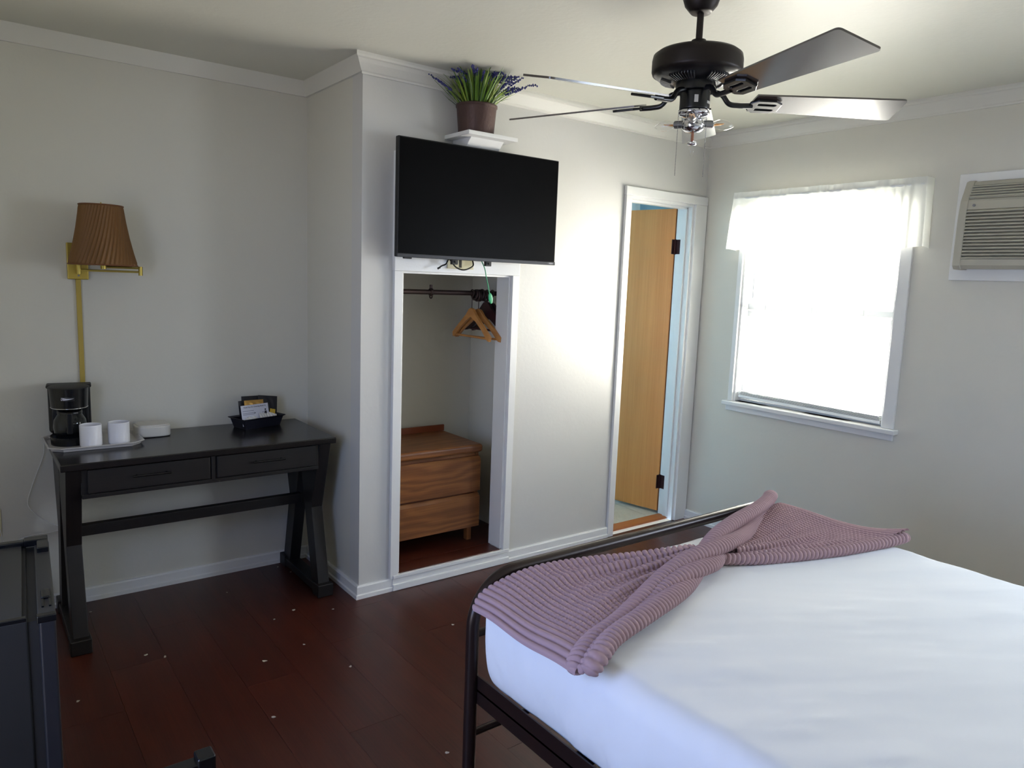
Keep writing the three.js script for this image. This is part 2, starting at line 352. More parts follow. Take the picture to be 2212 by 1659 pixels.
{
  const leaf = new THREE.Group(); leaf.name = 'leaf'; door1.add(leaf);
  leaf.position.set(DO.x1 - 0.02, 0, -0.118); leaf.rotation.y = THREE.MathUtils.degToRad(-78);
  // closed, the leaf would run from the hinge towards -x
  mesh('slab', meterUV(bx(-0.53, -0.004, 0.032, 1.998, -0.034, 0, 0.002), 'y', 0.3, 0.2), M.door, leaf);
  mesh('edge_band', [bx(-0.004, 0.0, 0.032, 1.998, -0.034, 0, 0.001)], M.doorEdge, leaf);
  mesh('knob', [sphere(0.027, -0.47, 0.95, 0.045), cyl(0.012, 0.012, 0, 0.03).rotateX(Math.PI / 2).translate(-0.47, 0.95, 0.02), cyl(0.03, 0.03, 0, 0.006).rotateX(Math.PI / 2).translate(-0.47, 0.95, 0.0)], M.steel, leaf);
}
for (const y of [1.76, 0.235]) mesh('hinge', [bx(DO.x1 - 0.0205, DO.x1 - 0.0175, y - 0.045, y + 0.045, -0.108, -0.064), cyl(0.007, 0.007, y - 0.047, y + 0.047, DO.x1 - 0.022, -0.113, 14), bx(DO.x1 - 0.05, DO.x1 - 0.024, y - 0.045, y + 0.045, -0.1165, -0.1125)], M.hinge, door1);

// entrance doorway behind the photographer
const door2 = structure('door_2', 'white frame of the open entrance doorway', 'doorway');
mesh('casing', [bx(XL, XL + 0.02, 0, EO.y1 + 0.07, EO.z0 - 0.07, EO.z0, 0.003), bx(XL, XL + 0.02, 0, EO.y1 + 0.07, EO.z1, EO.z1 + 0.07, 0.003), bx(XL, XL + 0.02, EO.y1, EO.y1 + 0.07, EO.z0, EO.z1, 0.003)], M.trim, door2);
mesh('threshold', bx(XL - T, XL, -0.02, 0.012, EO.z0, EO.z1, 0.004), M.steel, door2);

// bathroom window and its curtain
const win2 = structure('window_2', 'white bathroom window', 'window');
mesh('frame', [bx(W - 0.01, W + T, BW.y0, BW.y0 + 0.05, BW.z0 + 0.05, BW.z1 - 0.05), bx(W - 0.01, W + T, BW.y1 - 0.05, BW.y1, BW.z0 + 0.05, BW.z1 - 0.05), bx(W - 0.011, W + T, BW.y0, BW.y1, BW.z0, BW.z0 + 0.05), bx(W - 0.011, W + T, BW.y0, BW.y1, BW.z1 - 0.05, BW.z1)], M.vinyl, win2);
mesh('pane', bx(W + 0.06, W + 0.064, BW.y0 + 0.05, BW.y1 - 0.05, BW.z0 + 0.05, BW.z1 - 0.05), M.glass, win2);
{
  const t = thing('bathroom_curtain', 'white gathered curtain glimpsed above the bathroom door', 'curtain', [W - 0.05, 0, 0]);
  mesh('cloth', gridGeo(160, 12, (u, v) => [0.012 * Math.sin(u * 70 + v) * (0.4 + 0.6 * v), 2.1 - v * 0.55, -1.5 + u * 0.985]), M.sheer, t);
  mesh('curtain_rod', rod([0, 2.08, -1.54], [0, 2.08, -0.5], 0.006), M.vinyl, t);
}

// ---- main window
const win = structure('window_1', 'bright white double-hung window with sill', 'window');
mesh('casing', [bx(W - 0.018, W, WO.y0, 2.06, WO.z1, WO.z1 + 0.058, 0.003), bx(W - 0.018, W, WO.y0, 2.06, WO.z0 - 0.03, WO.z0, 0.003), bx(W - 0.018, W, WO.y1, 2.06, WO.z0, WO.z1, 0.003)], M.trim, win);
mesh('sill', [bx(W - 0.045, W + 0.05, WO.y0 - 0.026, WO.y0, WO.z0 - 0.055, WO.z1 + 0.078, 0.006)], M.trim, win);
mesh('apron', [bx(W - 0.018, W, 0.772, WO.y0 - 0.026, WO.z0 - 0.04, WO.z1 + 0.06, 0.003)], M.trim, win);
mesh('jamb', [bx(W, W + T, WO.y0, WO.y1, WO.z0, WO.z0 + 0.012), bx(W, W + T, WO.y0, WO.y1, WO.z1 - 0.012, WO.z1), bx(W + 0.001, W + T, WO.y1 - 0.012, WO.y1, WO.z0 + 0.012, WO.z1 - 0.012), bx(W + 0.051, W + T, WO.y0, WO.y0 + 0.011, WO.z0 + 0.012, WO.z1 - 0.012)], M.vinyl, win);
const sash = (y0, y1, x) => [bx(x + 0.001, x + 0.029, y0, y0 + 0.045, WO.z0 + 0.055, WO.z1 - 0.055), bx(x + 0.001, x + 0.029, y1 - 0.045, y1, WO.z0 + 0.055, WO.z1 - 0.055), bx(x, x + 0.03, y0, y1, WO.z0 + 0.013, WO.z0 + 0.055), bx(x, x + 0.03, y0, y1, WO.z1 - 0.055, WO.z1 - 0.013)];
for (const [y0, y1, x] of [[WO.y0 + 0.013, 1.435, W + 0.062], [1.345, WO.y1 - 0.013, W + 0.0925]]) {
  const s = mesh('sash', sash(y0, y1, x), M.vinyl, win);
  mesh('pane', bx(x + 0.013, x + 0.017, y0 + 0.045, y1 - 0.045, WO.z0 + 0.055, WO.z1 - 0.055), M.glass, s);
}

// ================================================================ THINGS AT THE WINDOW
{
  const t = thing('venetian_blind', 'white venetian blind lowered in the bright window', 'blind', [W + 0.034, 0, (WO.z0 + WO.z1) / 2]);
  const len = WO.z1 - WO.z0 - 0.05, n = 25, pitch = 0.0412;
  mesh('head_rail', bx(-0.025, 0.025, 1.94, 1.985, -len / 2, len / 2, 0.004), M.vinyl, t);
  // a slightly crowned slat
  const prof = []; const hw = 0.024;
  for (let k = 0; k <= 6; k++) { const a = k / 6 * 2 - 1; prof.push([a * hw, 0.003 * (1 - a * a)]); }
  for (let k = 6; k >= 0; k--) { const a = k / 6 * 2 - 1; prof.push([a * hw, 0.003 * (1 - a * a) - 0.0022]); }
  const sg = extrude(prof, len); sg.translate(0, 0, -len / 2);
  for (let k = 0; k < n; k++) {
    const s = mesh('slat', sg, M.slat, t); s.position.y = 1.925 - k * pitch; s.rotation.z = -0.28;
  }
  const bot = mesh('bottom_rail', [bx(-0.024, 0.024, -0.009, 0.009, -len / 2, len / 2, 0.004), ...[0, 1, 2, 3].map((k) => bx(-0.024, 0.024, 0.012 + k * 0.006, 0.0145 + k * 0.006, -len / 2 + 0.002 * k, len / 2 - 0.003 * k))], M.vinyl, t);
  bot.position.set(0, 0.858, 0); bot.rotation.x = 0.016;
  for (const z of [-len / 2 + 0.14, 0, len / 2 - 0.14]) mesh('ladder_cord', [rod([-0.027, 0.87, z], [-0.027, 1.95, z], 0.0011, 6), rod([0.027, 0.87, z], [0.027, 1.95, z], 0.0011, 6)], M.vinyl, t);
  mesh('tilt_wand', rod([-0.04, 1.46, -len / 2 + 0.06], [-0.03, 1.93, -len / 2 + 0.05], 0.004, 8), M.vinyl, t);
}
{
  const t = thing('valance_curtain', 'sheer white gathered valance across the top of the window', 'curtain', [W, 0, 0]);
  const z0 = 0.262, z1 = 1.352, ret = 0.075, L = 2 * ret + (z1 - z0);
  mesh('cloth', gridGeo(420, 26, (u, v) => {
    const s = u * L, w = 0.006 * Math.sin(u * 150 + 2 * Math.sin(u * 23)) + 0.009 * Math.sin(u * 47 + 1.3 * v);
    const amp = 0.25 + 0.75 * Math.min(1, Math.abs(v - 0.12) * 3), scal = 0.008 * Math.abs(Math.sin(u * Math.PI * 9));
    const flare = 0.012 * v;
    let x, z;
    if (s < ret) { x = -s; z = z0 + w * amp * 0.3 - flare; } else if (s > L - ret) { x = -(L - s); z = z1 + w * amp * 0.3 + flare; } else { x = -ret + w * amp - flare; z = z0 - flare + (s - ret) / (z1 - z0) * (z1 - z0 + 2 * flare) ; }
    return [x, 2.072 - v * (0.335 - scal), z];
  }), M.sheer, t);
  mesh('curtain_rod', [rod([-0.07, 2.038, z0 + 0.01], [-0.07, 2.038, z1 - 0.01], 0.007, 10), rod([0, 2.038, z0 + 0.01], [-0.07, 2.038, z0 + 0.01], 0.006, 10), rod([0, 2.038, z1 - 0.01], [-0.07, 2.038, z1 - 0.01], 0.006, 10)], M.vinyl, t);
}
{
  const t = thing('air_conditioner', 'beige through-wall air conditioner beside the window', 'air conditioner', [W, 0, 0]);
  const z0 = 1.515, z1 = 2.16, y0 = 1.64, y1 = 2.035;
  mesh('mounting_frame', [bx(-0.02, 0, 1.588, y0 + 0.006, 1.472, 2.21, 0.003), bx(-0.02, 0, y1 - 0.006, 2.075, 1.472, 2.21, 0.003), bx(-0.02, 0, y0, y1, 1.472, z0 + 0.01, 0.003), bx(-0.02, 0, y0, y1, z1 - 0.01, 2.21, 0.003)], M.trim, t);
  // side profile (out from wall, y): front leans in towards the top
  const pr = [[-0.005, y0], [0.085, y0], [0.1, y0 + 0.015], [0.098, y0 + 0.22], [0.088, y0 + 0.3], [0.045, y1 - 0.005], [0.03, y1], [-0.005, y1]];
  // profiles lie in x-y with depth along z; x is mirrored so that the front faces -x
  const slab = (p, a, b, bev = 0) => extrude(p.map(([x, y]) => [-x, y]).reverse(), b - a - 2 * bev, bev).translate(0, 0, a + bev);
  mesh('body', [slab(pr, z0, z0 + 0.034, 0.004), slab(pr, z1 - 0.034, z1, 0.004),
    slab([[0, y0], [0.085, y0], [0.1, y0 + 0.015], [0.0995, y0 + 0.042], [0, y0 + 0.042]], z0 + 0.034, z1 - 0.034),
    slab([[0, y0 + 0.264], [0.0925, y0 + 0.264], [0.088, y0 + 0.3], [0.0835, y0 + 0.31], [0, y0 + 0.31]], z0 + 0.034, z1 - 0.034),
    slab([[0, y1 - 0.02], [0.052, y1 - 0.02], [0.045, y1 - 0.006], [0.03, y1], [0, y1]], z0 + 0.034, z1 - 0.034),
    bx(-0.012, -0.002, y0 + 0.042, y1 - 0.02, z0 + 0.034, z1 - 0.034)], M.acBody, t);
  for (let k = 0; k < 15; k++) { const s = mesh('louver', bx(-0.009, 0.009, -0.0036, 0.0036, z0 + 0.034, z1 - 0.034, 0.002, 1), M.acBody, t); s.position.set(-0.093, y0 + 0.05 + k * 0.0148, 0); s.rotation.z = 0.5; }
  const top = new THREE.Group(); top.name = 'outlet_grille'; t.add(top); top.position.set(-0.0745, y0 + 0.345, 0); top.rotation.z = -0.585;
  for (let k = 0; k < 5; k++) mesh('vane', bx(-0.004, 0.012, -0.033 + k * 0.0145, -0.0265 + k * 0.0145, z0 + 0.034, z1 - 0.034, 0.002, 1), M.acBody, top);
  mesh('screw', [cyl(0.006, 0.006, 0, 0.004).rotateZ(Math.PI / 2).translate(-0.0925, y0 + 0.282, z0 + 0.06)], M.steel, t);
}

// ================================================================ CEILING FAN
{
  const cx = 0.455, cz = 1.435, t = thing('ceiling_fan', 'dark bronze five-blade ceiling fan with bare candelabra bulbs', 'ceiling fan', [cx, 0, cz]);
  mesh('canopy', lathe([[0.001, 2.352], [0.03, 2.352], [0.036, 2.358], [0.05, 2.375], [0.062, 2.41], [0.066, 2.44]]), M.bronze, t);
  mesh('down_rod', cyl(0.0105, 0.0105, 2.25, 2.36), M.bronze, t);
  mesh('coupling', lathe([[0.012, 2.275], [0.022, 2.273], [0.026, 2.262], [0.032, 2.24], [0.034, 2.232]]), M.bronze, t);
  const motor = mesh('motor_housing', lathe([[0.03, 2.24], [0.1, 2.238], [0.125, 2.234], [0.137, 2.225], [0.14, 2.21], [0.14, 2.178], [0.137, 2.17], [0.13, 2.166]], 72), M.bronze, t);
  mesh('lower_plate', lathe([[0.132, 2.167], [0.118, 2.157], [0.085, 2.147], [0.06, 2.142], [0.001, 2.142]], 72), M.fanBlack, motor);
  const fin = bx(0.082, 0.116, -0.004, 0.002, -0.0014, 0.0014);
  const fins = []; for (let k = 0; k < 50; k++) { const a = Math.floor(k / 10) * 1.2566 + (k % 10) * 0.085; const g = fin.clone(); g.rotateZ(0.29); g.translate(0, 2.148 - 0.028 + 0.0, 0); g.rotateY(-a); fins.push(g); }
  const vents = mesh('vent_fins', fins, M.steel, motor); vents.userData.kind = 'stuff';
  mesh('flywheel', cyl(0.062, 0.062, 2.118, 2.143, 0, 0, 40), M.fanBlack, t);
  const sw = mesh('switch_housing', lathe([[0.001, 2.12], [0.046, 2.12], [0.047, 2.115], [0.047, 2.066], [0.044, 2.06], [0.001, 2.06]]), M.fanBlack, t);
  mesh('badge', bx(-0.006, 0.006, 2.078, 2.1, -0.001, 0.001).rotateY(-0.7).translate(0.047 * Math.cos(2.35), 0, 0.047 * Math.sin(2.35)), M.whitePlastic, sw);
  mesh('rating_label', bx(-0.009, 0.009, 2.078, 2.086, -0.001, 0.001).rotateY(0.25).translate(0.047 * Math.cos(1.32), 0, 0.047 * Math.sin(1.32)), M.whitePlastic, sw);
  mesh('fitter_plate', lathe([[0.046, 2.06], [0.049, 2.054], [0.044, 2.046], [0.02, 2.04], [0.001, 2.04]]), M.chrome, t);
  mesh('fitter_bowl', lathe([[0.018, 2.042], [0.03, 2.034], [0.036, 2.02], [0.034, 2.006], [0.022, 1.996], [0.001, 1.993]]), M.chrome, t);
  for (const a of [2.5, 4.55, 0.4]) {   // three sockets with clear bulbs
    const d = [Math.cos(a), Math.sin(a)], at = (r, y) => [d[0] * r, y, d[1] * r];
    const s = mesh('lamp_socket', [rod(at(0.03, 2.024), at(0.065, 2.026), 0.0125, 18)], M.steel, t);
    const bulb = lathe([[0.006, 0], [0.0085, 0.006], [0.015, 0.02], [0.0175, 0.034], [0.0155, 0.05], [0.009, 0.066], [0.003, 0.076], [0.0005, 0.079]], 24);
    bulb.rotateZ(-Math.PI / 2).rotateY(-a).translate(...at(0.066, 2.027));
    const bm = mesh('bulb', bulb, M.glass, t);
    mesh('filament', [0, 1, 2, 3].map((k) => rod([d[0] * 0.072 - d[1] * 0.006 * (k - 1.5), 2.023 + 0.004 * (k % 2), d[1] * 0.072 + d[0] * 0.006 * (k - 1.5)], [d[0] * 0.105 - d[1] * 0.004 * (k - 1.5), 2.03, d[1] * 0.105 + d[0] * 0.004 * (k - 1.5)], 0.0011, 6)), M.filament, bm);
  }
  mesh('finial', [rod([0, 1.962, 0], [0, 1.996, 0], 0.0045, 12)], M.copper, t);
  mesh('finial_disc', lathe([[0.001, 1.967], [0.012, 1.967], [0.016, 1.962], [0.012, 1.956], [0.001, 1.955]]), M.chrome, t);
  mesh('finial_drop', lathe([[0.004, 1.956], [0.008, 1.948], [0.0085, 1.938], [0.005, 1.926], [0.0005, 1.92]], 20), M.glass, t);
  for (const [x, z, y1] of [[-0.042, -0.026, 2.062], [0.032, 0.026, 2.115]]) {
    const beads = []; for (let y = 1.862; y < y1; y += 0.0046) beads.push(new THREE.SphereGeometry(0.0017, 6, 4).translate(x, y, z));
    mesh('pull_chain', beads, M.steel, t);
  }
  // blades: outline in (r, s)
  const outline = (d) => { const s = new THREE.Shape(); s.moveTo(0.185, -0.05); s.lineTo(0.64, -0.066); s.quadraticCurveTo(0.655, -0.0665, 0.657, -0.055); s.lineTo(0.665, 0.054); s.quadraticCurveTo(0.666, 0.066, 0.65, 0.066); s.lineTo(0.185, 0.05); s.quadraticCurveTo(0.178, 0, 0.185, -0.05); return new THREE.ExtrudeGeometry(s, { depth: d, bevelEnabled: false, curveSegments: 8 }); };
  const core = outline(0.0055).rotateX(-Math.PI / 2);
  const slot = (x0, x1, s0, s1) => { const p = []; const r = (s1 - s0) / 2, c = (s0 + s1) / 2; for (let k = 0; k <= 6; k++) { const a = Math.PI / 2 + Math.PI * k / 6; p.push([x0 + r + r * Math.cos(a), c + r * Math.sin(a)]); } for (let k = 0; k <= 6; k++) { const a = -Math.PI / 2 + Math.PI * k / 6; p.push([x1 - r + r * Math.cos(a), c + r * Math.sin(a)]); } return p; };
  const plate = extrude([[0.175, -0.02], [0.195, -0.036], [0.25, -0.036], [0.272, -0.02], [0.272, 0.02], [0.25, 0.036], [0.195, 0.036], [0.175, 0.02]], 0.004, 0.002, [slot(0.195, 0.258, -0.023, -0.008), slot(0.195, 0.258, 0.008, 0.023)]).rotateX(-Math.PI / 2);
  const droop = [0.0, 0.0, -0.085, 0.0, 0.01];
  for (let k = 0; k < 5; k++) {
    const g = new THREE.Group(); g.name = 'blade_assembly'; t.add(g);
    g.position.y = 2.092; g.rotation.order = 'YZX'; g.rotation.set(0, -(0.599 + k * 2 * Math.PI / 5), droop[k]);
    const tilt = (geo) => geo.clone().rotateX(-0.245);
    mesh('blade', tilt(core), M.blade, g);
    mesh('blade_iron', [tilt(plate).translate(0, -0.0085, 0), tube([[0.05, 0.03, 0], [0.085, 0.022, 0], [0.11, -0.004, 0], [0.14, -0.008, 0], [0.185, -0.007, 0]], 0.0085, 30, 8)], M.fanBlack, g);
  }
}

// ================================================================ TELEVISION, SHELF, PLANT
{
  const t = thing('television', 'black flat-screen television mounted over the closet opening', 'television', [0.107, 0, 0.129], -0.019);
  const w = 0.89, y1 = 2.109, y0 = y1 - 0.513;
  mesh('cabinet', [bx(0, w, y0, y1, -0.028, 0, 0.004), bx(0.16, w - 0.16, y0 + 0.05, y0 + 0.36, -0.06, -0.026, 0.01)], M.blackMatte, t);
  mesh('screen', bx(0.006, w - 0.006, y0 + 0.016, y1 - 0.005, -0.002, 0.0015), M.screen, t);
  mesh('bezel', [bx(0, w, y0 - 0.001, y0 + 0.0155, -0.01, 0.003, 0.002)], M.bezel, t);
  const cv = document.createElement('canvas'); cv.width = 128; cv.height = 32; const c = cv.getContext('2d');
  c.fillStyle = '#3a3a3f'; c.fillRect(0, 0, 128, 32); c.fillStyle = '#b9b9c0'; c.font = 'bold 26px sans-serif'; c.textAlign = 'center'; c.fillText('VIZIO', 64, 26);
  const ct = new THREE.CanvasTexture(cv); ct.colorSpace = THREE.SRGBColorSpace;
  const lg = new THREE.PlaneGeometry(0.045, 0.0105); lg.translate(w - 0.028, y0 + 0.0075, 0.0034);
  mesh('logo', lg, std({ map: ct, roughness: 0.4 }), t);
  mesh('sensor_foot', bx(0.035, 0.075, y0 - 0.007, y0 + 0.002, -0.015, 0, 0.003), M.blackMatte, t);
  for (const x of [0.29, 0.478]) mesh('stand_socket', [bx(x, x + 0.032, y0 - 0.022, y0 + 0.004, -0.03, -0.012, 0.002), cyl(0.005, 0.005, 0, 0.004).rotateX(Math.PI / 2).translate(x + 0.018, y0 - 0.01, -0.01)], M.blackMatte, t);
  mesh('wall_bracket', [bx(0.3, 0.56, y0 + 0.13, y0 + 0.33, -0.103, -0.09), bx(0.36, 0.4, y0 + 0.08, y0 + 0.36, -0.092, -0.058), bx(0.48, 0.52, y0 + 0.08, y0 + 0.36, -0.092, -0.058)], M.blackMatte, t);
}
{
  const t = thing('wall_outlet', 'cream outlet plate under the television', 'outlet', [0, 0, 0.026]);
  mesh('cover_plate', bx(0.428, 0.578, 1.556, 1.64, 0, 0.007, 0.003), M.cream, t);
  mesh('switch_slot', bx(0.494, 0.508, 1.562, 1.62, 0.0065, 0.0085, 0.001), M.acDark, t);
}
tag(mesh('power_cable', [tube([[0.345, 1.553, 0.085], [0.365, 1.566, 0.085], [0.385, 1.575, 0.088], [0.4, 1.598, 0.09], [0.415, 1.585, 0.09], [0.446, 1.561, 0.085], [0.49, 1.552, 0.08], [0.53, 1.563, 0.075], [0.55, 1.576, 0.07], [0.551, 1.602, 0.06]], 0.0036, 80, 8), rod([0.343, 1.5525, 0.085], [0.356, 1.559, 0.085], 0.0048, 8)], M.black), 'black cable looping below the television', 'cable');
tag(mesh('green_pull_tag', [tube([[0.572, 1.603, 0.1], [0.585, 1.585, 0.1], [0.598, 1.56, 0.1], [0.607, 1.525, 0.1], [0.618, 1.488, 0.1], [0.629, 1.444, 0.1]], 0.0024, 40, 8), (() => { const g = new THREE.SphereGeometry(1, 24, 16); g.scale(0.0125, 0.027, 0.003); g.rotateZ(0.22); g.translate(0.637, 1.421, 0.1); return g; })()], M.green), 'green plastic tag hanging on a thin green strip', 'tag');
{
  const t = thing('wall_shelf', 'small white bracket shelf under the potted lavender', 'shelf', [0, 0, 0]);
  mesh('shelf_board', bx(0.415, 0.69, 2.15, 2.168, 0.0, 0.205, 0.002), M.trim, t);
  mesh('shelf_bracket', (() => { const g = extrude([[0, 2.06], [0.03, 2.07], [0.1, 2.105], [0.15, 2.15], [0, 2.15]], 0.18, 0.003); g.rotateY(-Math.PI / 2); g.translate(0.645, 0, 0); return g; })(), M.trim, t);
}
{
  const px = 0.52, pz = 0.105, py = 2.168, t = thing('potted_lavender', 'potted lavender with grassy green leaves on the small shelf', 'plant', [px, py, pz]);
  const pot = mesh('pot', lathe([[0.001, 0.0], [0.078, 0.0], [0.082, 0.003], [0.092, 0.118], [0.096, 0.122], [0.096, 0.132], [0.091, 0.132], [0.086, 0.115], [0.001, 0.112]], 40), M.pot, t);
  mesh('soil', cyl(0.084, 0.086, 0.1, 0.116), M.soil, pot);
  const zoneMax = 2.432 - py;
  function blade(a, lean, len, w, bend) {
    const n = 6, pos = [], idx = [], r0 = rr(0.015, 0.075), c = Math.cos(a), s = Math.sin(a), tw = rr(-0.6, 0.6);
    let r = r0, y = 0.11, ang = lean;
    for (let i = 0; i <= n; i++) {
      const f = i / n, ww = w * (i === n ? 0.05 : 0.55 + 0.9 * f * (1 - f) * 2) * (1 - 0.35 * f);
      const ox = -s * ww * Math.cos(tw), oz = c * ww * Math.cos(tw), oy = ww * Math.sin(tw);
      const yy = Math.min(y, zoneMax - 0.004 * (1 - f));
      pos.push(c * r - ox, yy - oy, s * r - oz, c * r, yy - ww * 0.3, s * r, c * r + ox, yy + oy, s * r + oz);
      r += Math.sin(ang) * len / n; y += Math.cos(ang) * len / n; ang += bend / n;
    }
    for (let i = 0; i < n; i++) for (const k of [0, 1]) { const q = i * 3 + k; idx.push(q, q + 3, q + 1, q + 1, q + 3, q + 4); }
    const g = new THREE.BufferGeometry(); g.setAttribute('position', new THREE.Float32BufferAttribute(pos, 3));
    const p = g.attributes.position; for (let i = 0; i < p.count; i++) { if (pz + p.getZ(i) < 0.006) p.setZ(i, 0.006 - pz + 0.002 * Math.abs(p.getZ(i))); if (p.getY(i) > zoneMax) p.setY(i, zoneMax); }
    g.setIndex(idx); g.computeVertexNormals(); g.setAttribute('uv', new THREE.Float32BufferAttribute(new Float32Array(p.count * 2), 2));
    return g;
  }
  const sets = [[], [], []];
  for (let k = 0; k < 330; k++) { const a = rr(0, Math.PI * 2), lean = Math.abs(rr(-0.1, 1.15)); sets[k % 3].push(blade(a, lean * 0.75, rr(0.1, 0.2) + 0.03 * lean, rr(0.003, 0.0058), rr(0.0, 0.6))); }
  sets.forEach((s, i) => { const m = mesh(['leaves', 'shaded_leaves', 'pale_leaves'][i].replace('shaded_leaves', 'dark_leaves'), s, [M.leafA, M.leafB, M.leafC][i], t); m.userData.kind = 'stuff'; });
  for (let k = 0; k < 44; k++) {   // flower spikes
    const a = k < 32 ? rr(0, Math.PI * 2) : rr(-0.5, 0.9), lean = k % 2 ? rr(0.05, 0.4) : rr(0.4, 1.05), len = rr(0.18, 0.27);
    const pts = []; let r = rr(0.01, 0.06), y = 0.11, ang = lean * 0.8;
    for (let i = 0; i <= 8; i++) { let zz = Math.sin(a) * r; if (pz + zz < 0.012) zz = 0.012 - pz; pts.push([Math.cos(a) * r, Math.min(y, zoneMax - 0.012), zz]); r += Math.sin(ang) * len / 8; y += Math.cos(ang) * len / 8; ang += 0.06 + (y > zoneMax - 0.03 ? 0.35 : 0); }
    const cv = new THREE.CatmullRomCurve3(pts.map((p) => new THREE.Vector3(...p)));
    const buds = [];
    for (let i = 0; i < 14; i++) { const q = cv.getPoint(0.62 + 0.38 * i / 13), b = new THREE.IcosahedronGeometry(rr(0.004, 0.0064) * (1 - 0.3 * i / 13), 0); b.scale(1, 1.3, 1); b.translate(q.x + rr(-0.004, 0.004), Math.min(q.y + rr(-0.003, 0.003), zoneMax - 0.004), q.z + rr(-0.003, 0.004)); buds.push(b); }
    const f = mesh('flower_spike', buds, M.lavender, t);
    mesh('stalk', new THREE.TubeGeometry(cv, 12, 0.0012, 5), M.stem, f);
  }
}

// ================================================================ CLOSET CONTENTS
{
  const t = thing('dresser', 'small oak two-drawer chest inside the closet', 'dresser', [0.13, CO.y0, -0.57]);
  const w = 0.67, d = 0.4, yt = 0.545;   // local: x 0..w, y 0.., z 0..d
  mesh('carcass', [wbx('y', 0.004, 0.022, 0.075, yt - 0.045, 0.005, d - 0.02), wbx('y', w - 0.022, w - 0.004, 0.075, yt - 0.045, 0.005, d - 0.02), wbx('x', 0.02, w - 0.02, 0.075, yt - 0.045, 0.005, 0.012), wbx('x', 0.004, w - 0.004, yt - 0.07, yt - 0.045, 0.0, d - 0.028), wbx('x', 0.02, w - 0.02, 0.265, 0.29, 0.02, d - 0.028), wbx('x', 0.02, w - 0.02, 0.075, 0.09, 0.02, d - 0.028)], M.oak, t);
  mesh('top', [wbx('x', -0.006, w + 0.006, yt - 0.045, yt, 0, d + 0.012, 0.016, 4)], M.oak, t);
  mesh('splash_rail', [wbx('x', 0, w, yt, yt + 0.036, 0, 0.014, 0.002)], M.oakEdge, t);
  for (const [a, b] of [[0.284, 0.476], [0.083, 0.268]]) {
    const p = extrude([[d - 0.018, a], [d + 0.002, a], [d + 0.002, b - 0.018], [d - 0.014, b], [d - 0.018, b]], w - 0.006); p.rotateY(-Math.PI / 2); p.translate(w - 0.003, 0, 0);
    const dr = mesh('drawer', meterUV(p, 'x', rr(0, 2), rr(0, 2)), M.oak, t);
    mesh('finger_pull', bx(0.01, w - 0.01, b - 0.001, b + 0.0005, d - 0.03, d - 0.016), M.oakEdge, dr);
  }
  for (const x of [0.035, w - 0.06]) for (const z of [0.02, d - 0.06]) mesh('foot', wbx('y', x, x + 0.028, 0, 0.078, z, z + 0.03), M.oak, t);
}
{
  const t = thing('closet_rod', 'rusty brown clothes rod across the closet', 'closet rod', [0, 1.437, -0.235]);
  mesh('bar', rod([0.1, 0, 0], [1.0, 0, 0], 0.0125, 20), M.rust, t);
  mesh('flange', [rod([0.985, 0, 0], [0.9995, 0, 0], 0.034, 28), rod([0.1005, 0, 0], [0.115, 0, 0], 0.034, 28), rod([0.95, 0, 0], [0.99, 0, 0], 0.019, 24)], M.rust, t);
}
const ringGeo = (r, tr) => new THREE.TorusGeometry(r, tr, 10, 32).rotateY(Math.PI / 2);
tag(mesh('rod_clip', [(() => { const g = new THREE.TorusGeometry(0.0165, 0.004, 8, 28, Math.PI * 1.7).rotateZ(0.2).rotateY(Math.PI / 2); g.scale(2.2, 1, 1); g.translate(0.5, 1.437, -0.235); return g; })(), bx(0.494, 0.506, 1.45, 1.475, -0.24, -0.232), (() => { const g = new THREE.TorusGeometry(0.012, 0.0035, 8, 20, Math.PI).rotateZ(Math.PI).rotateY(Math.PI / 2); g.translate(0.5, 1.418, -0.235); return g; })()], M.rust), 'brown hook clip alone on the closet rod', 'hook');
function hanger(x, turn, z, mat, label, wide, drop, name = 'coat_hanger') {
  const t = thing(name, label, 'hanger', [x, 1.437, z], turn);
  const a = -0.092 - drop, span = 0.19;
  // wooden shoulders as an extruded outline in (z, y), thickness along x
  const top = (s) => [[0, a + 0.012], [s * 0.02, a + 0.006], [s * 0.05, a - 0.025], [s * 0.12, a - 0.075], [s * span, a - 0.128]];
  const low = (s) => [[s * (span - 0.004), a - 0.15], [s * (span - 0.018), a - 0.148], [s * 0.115, a - 0.098 - wide], [s * 0.05, a - 0.055 - wide], [0, a - 0.032 - wide]];
  const pts = [...top(1), ...low(1), ...low(-1).reverse().slice(1), ...top(-1).reverse().slice(0, -1)];
  const g = extrude(pts, 0.012, 0.002); g.translate(0, 0, -0.006); g.rotateY(Math.PI / 2);
  mesh('shoulders', meterUV(g, 'z'), mat, t);
  mesh('trouser_bar', rod([0, a - 0.139, -span + 0.012], [0, a - 0.139, span - 0.012], 0.006, 12), mat, t);
  mesh('hook', [rod([0, a + 0.008, 0], [0, -0.02, 0], 0.0022, 8), ringGeo(0.0175, 0.0032)], M.rust, t);
}
hanger(0.755, -0.05, -0.235, M.hangWood, 'light wooden coat hanger, foremost on the closet rod', 0, 0);
hanger(0.798, 0.1, -0.235, M.hangWood, 'second wooden coat hanger behind the foremost one', 0, 0.004);
hanger(0.85, 0.05, -0.235, M.darkWood, 'dark mahogany coat hanger behind the light ones', 0.03, -0.035);
hanger(0.885, -0.03, -0.235, M.darkWood, 'dark mahogany coat hanger nearest the closet end wall', 0.03, -0.03);
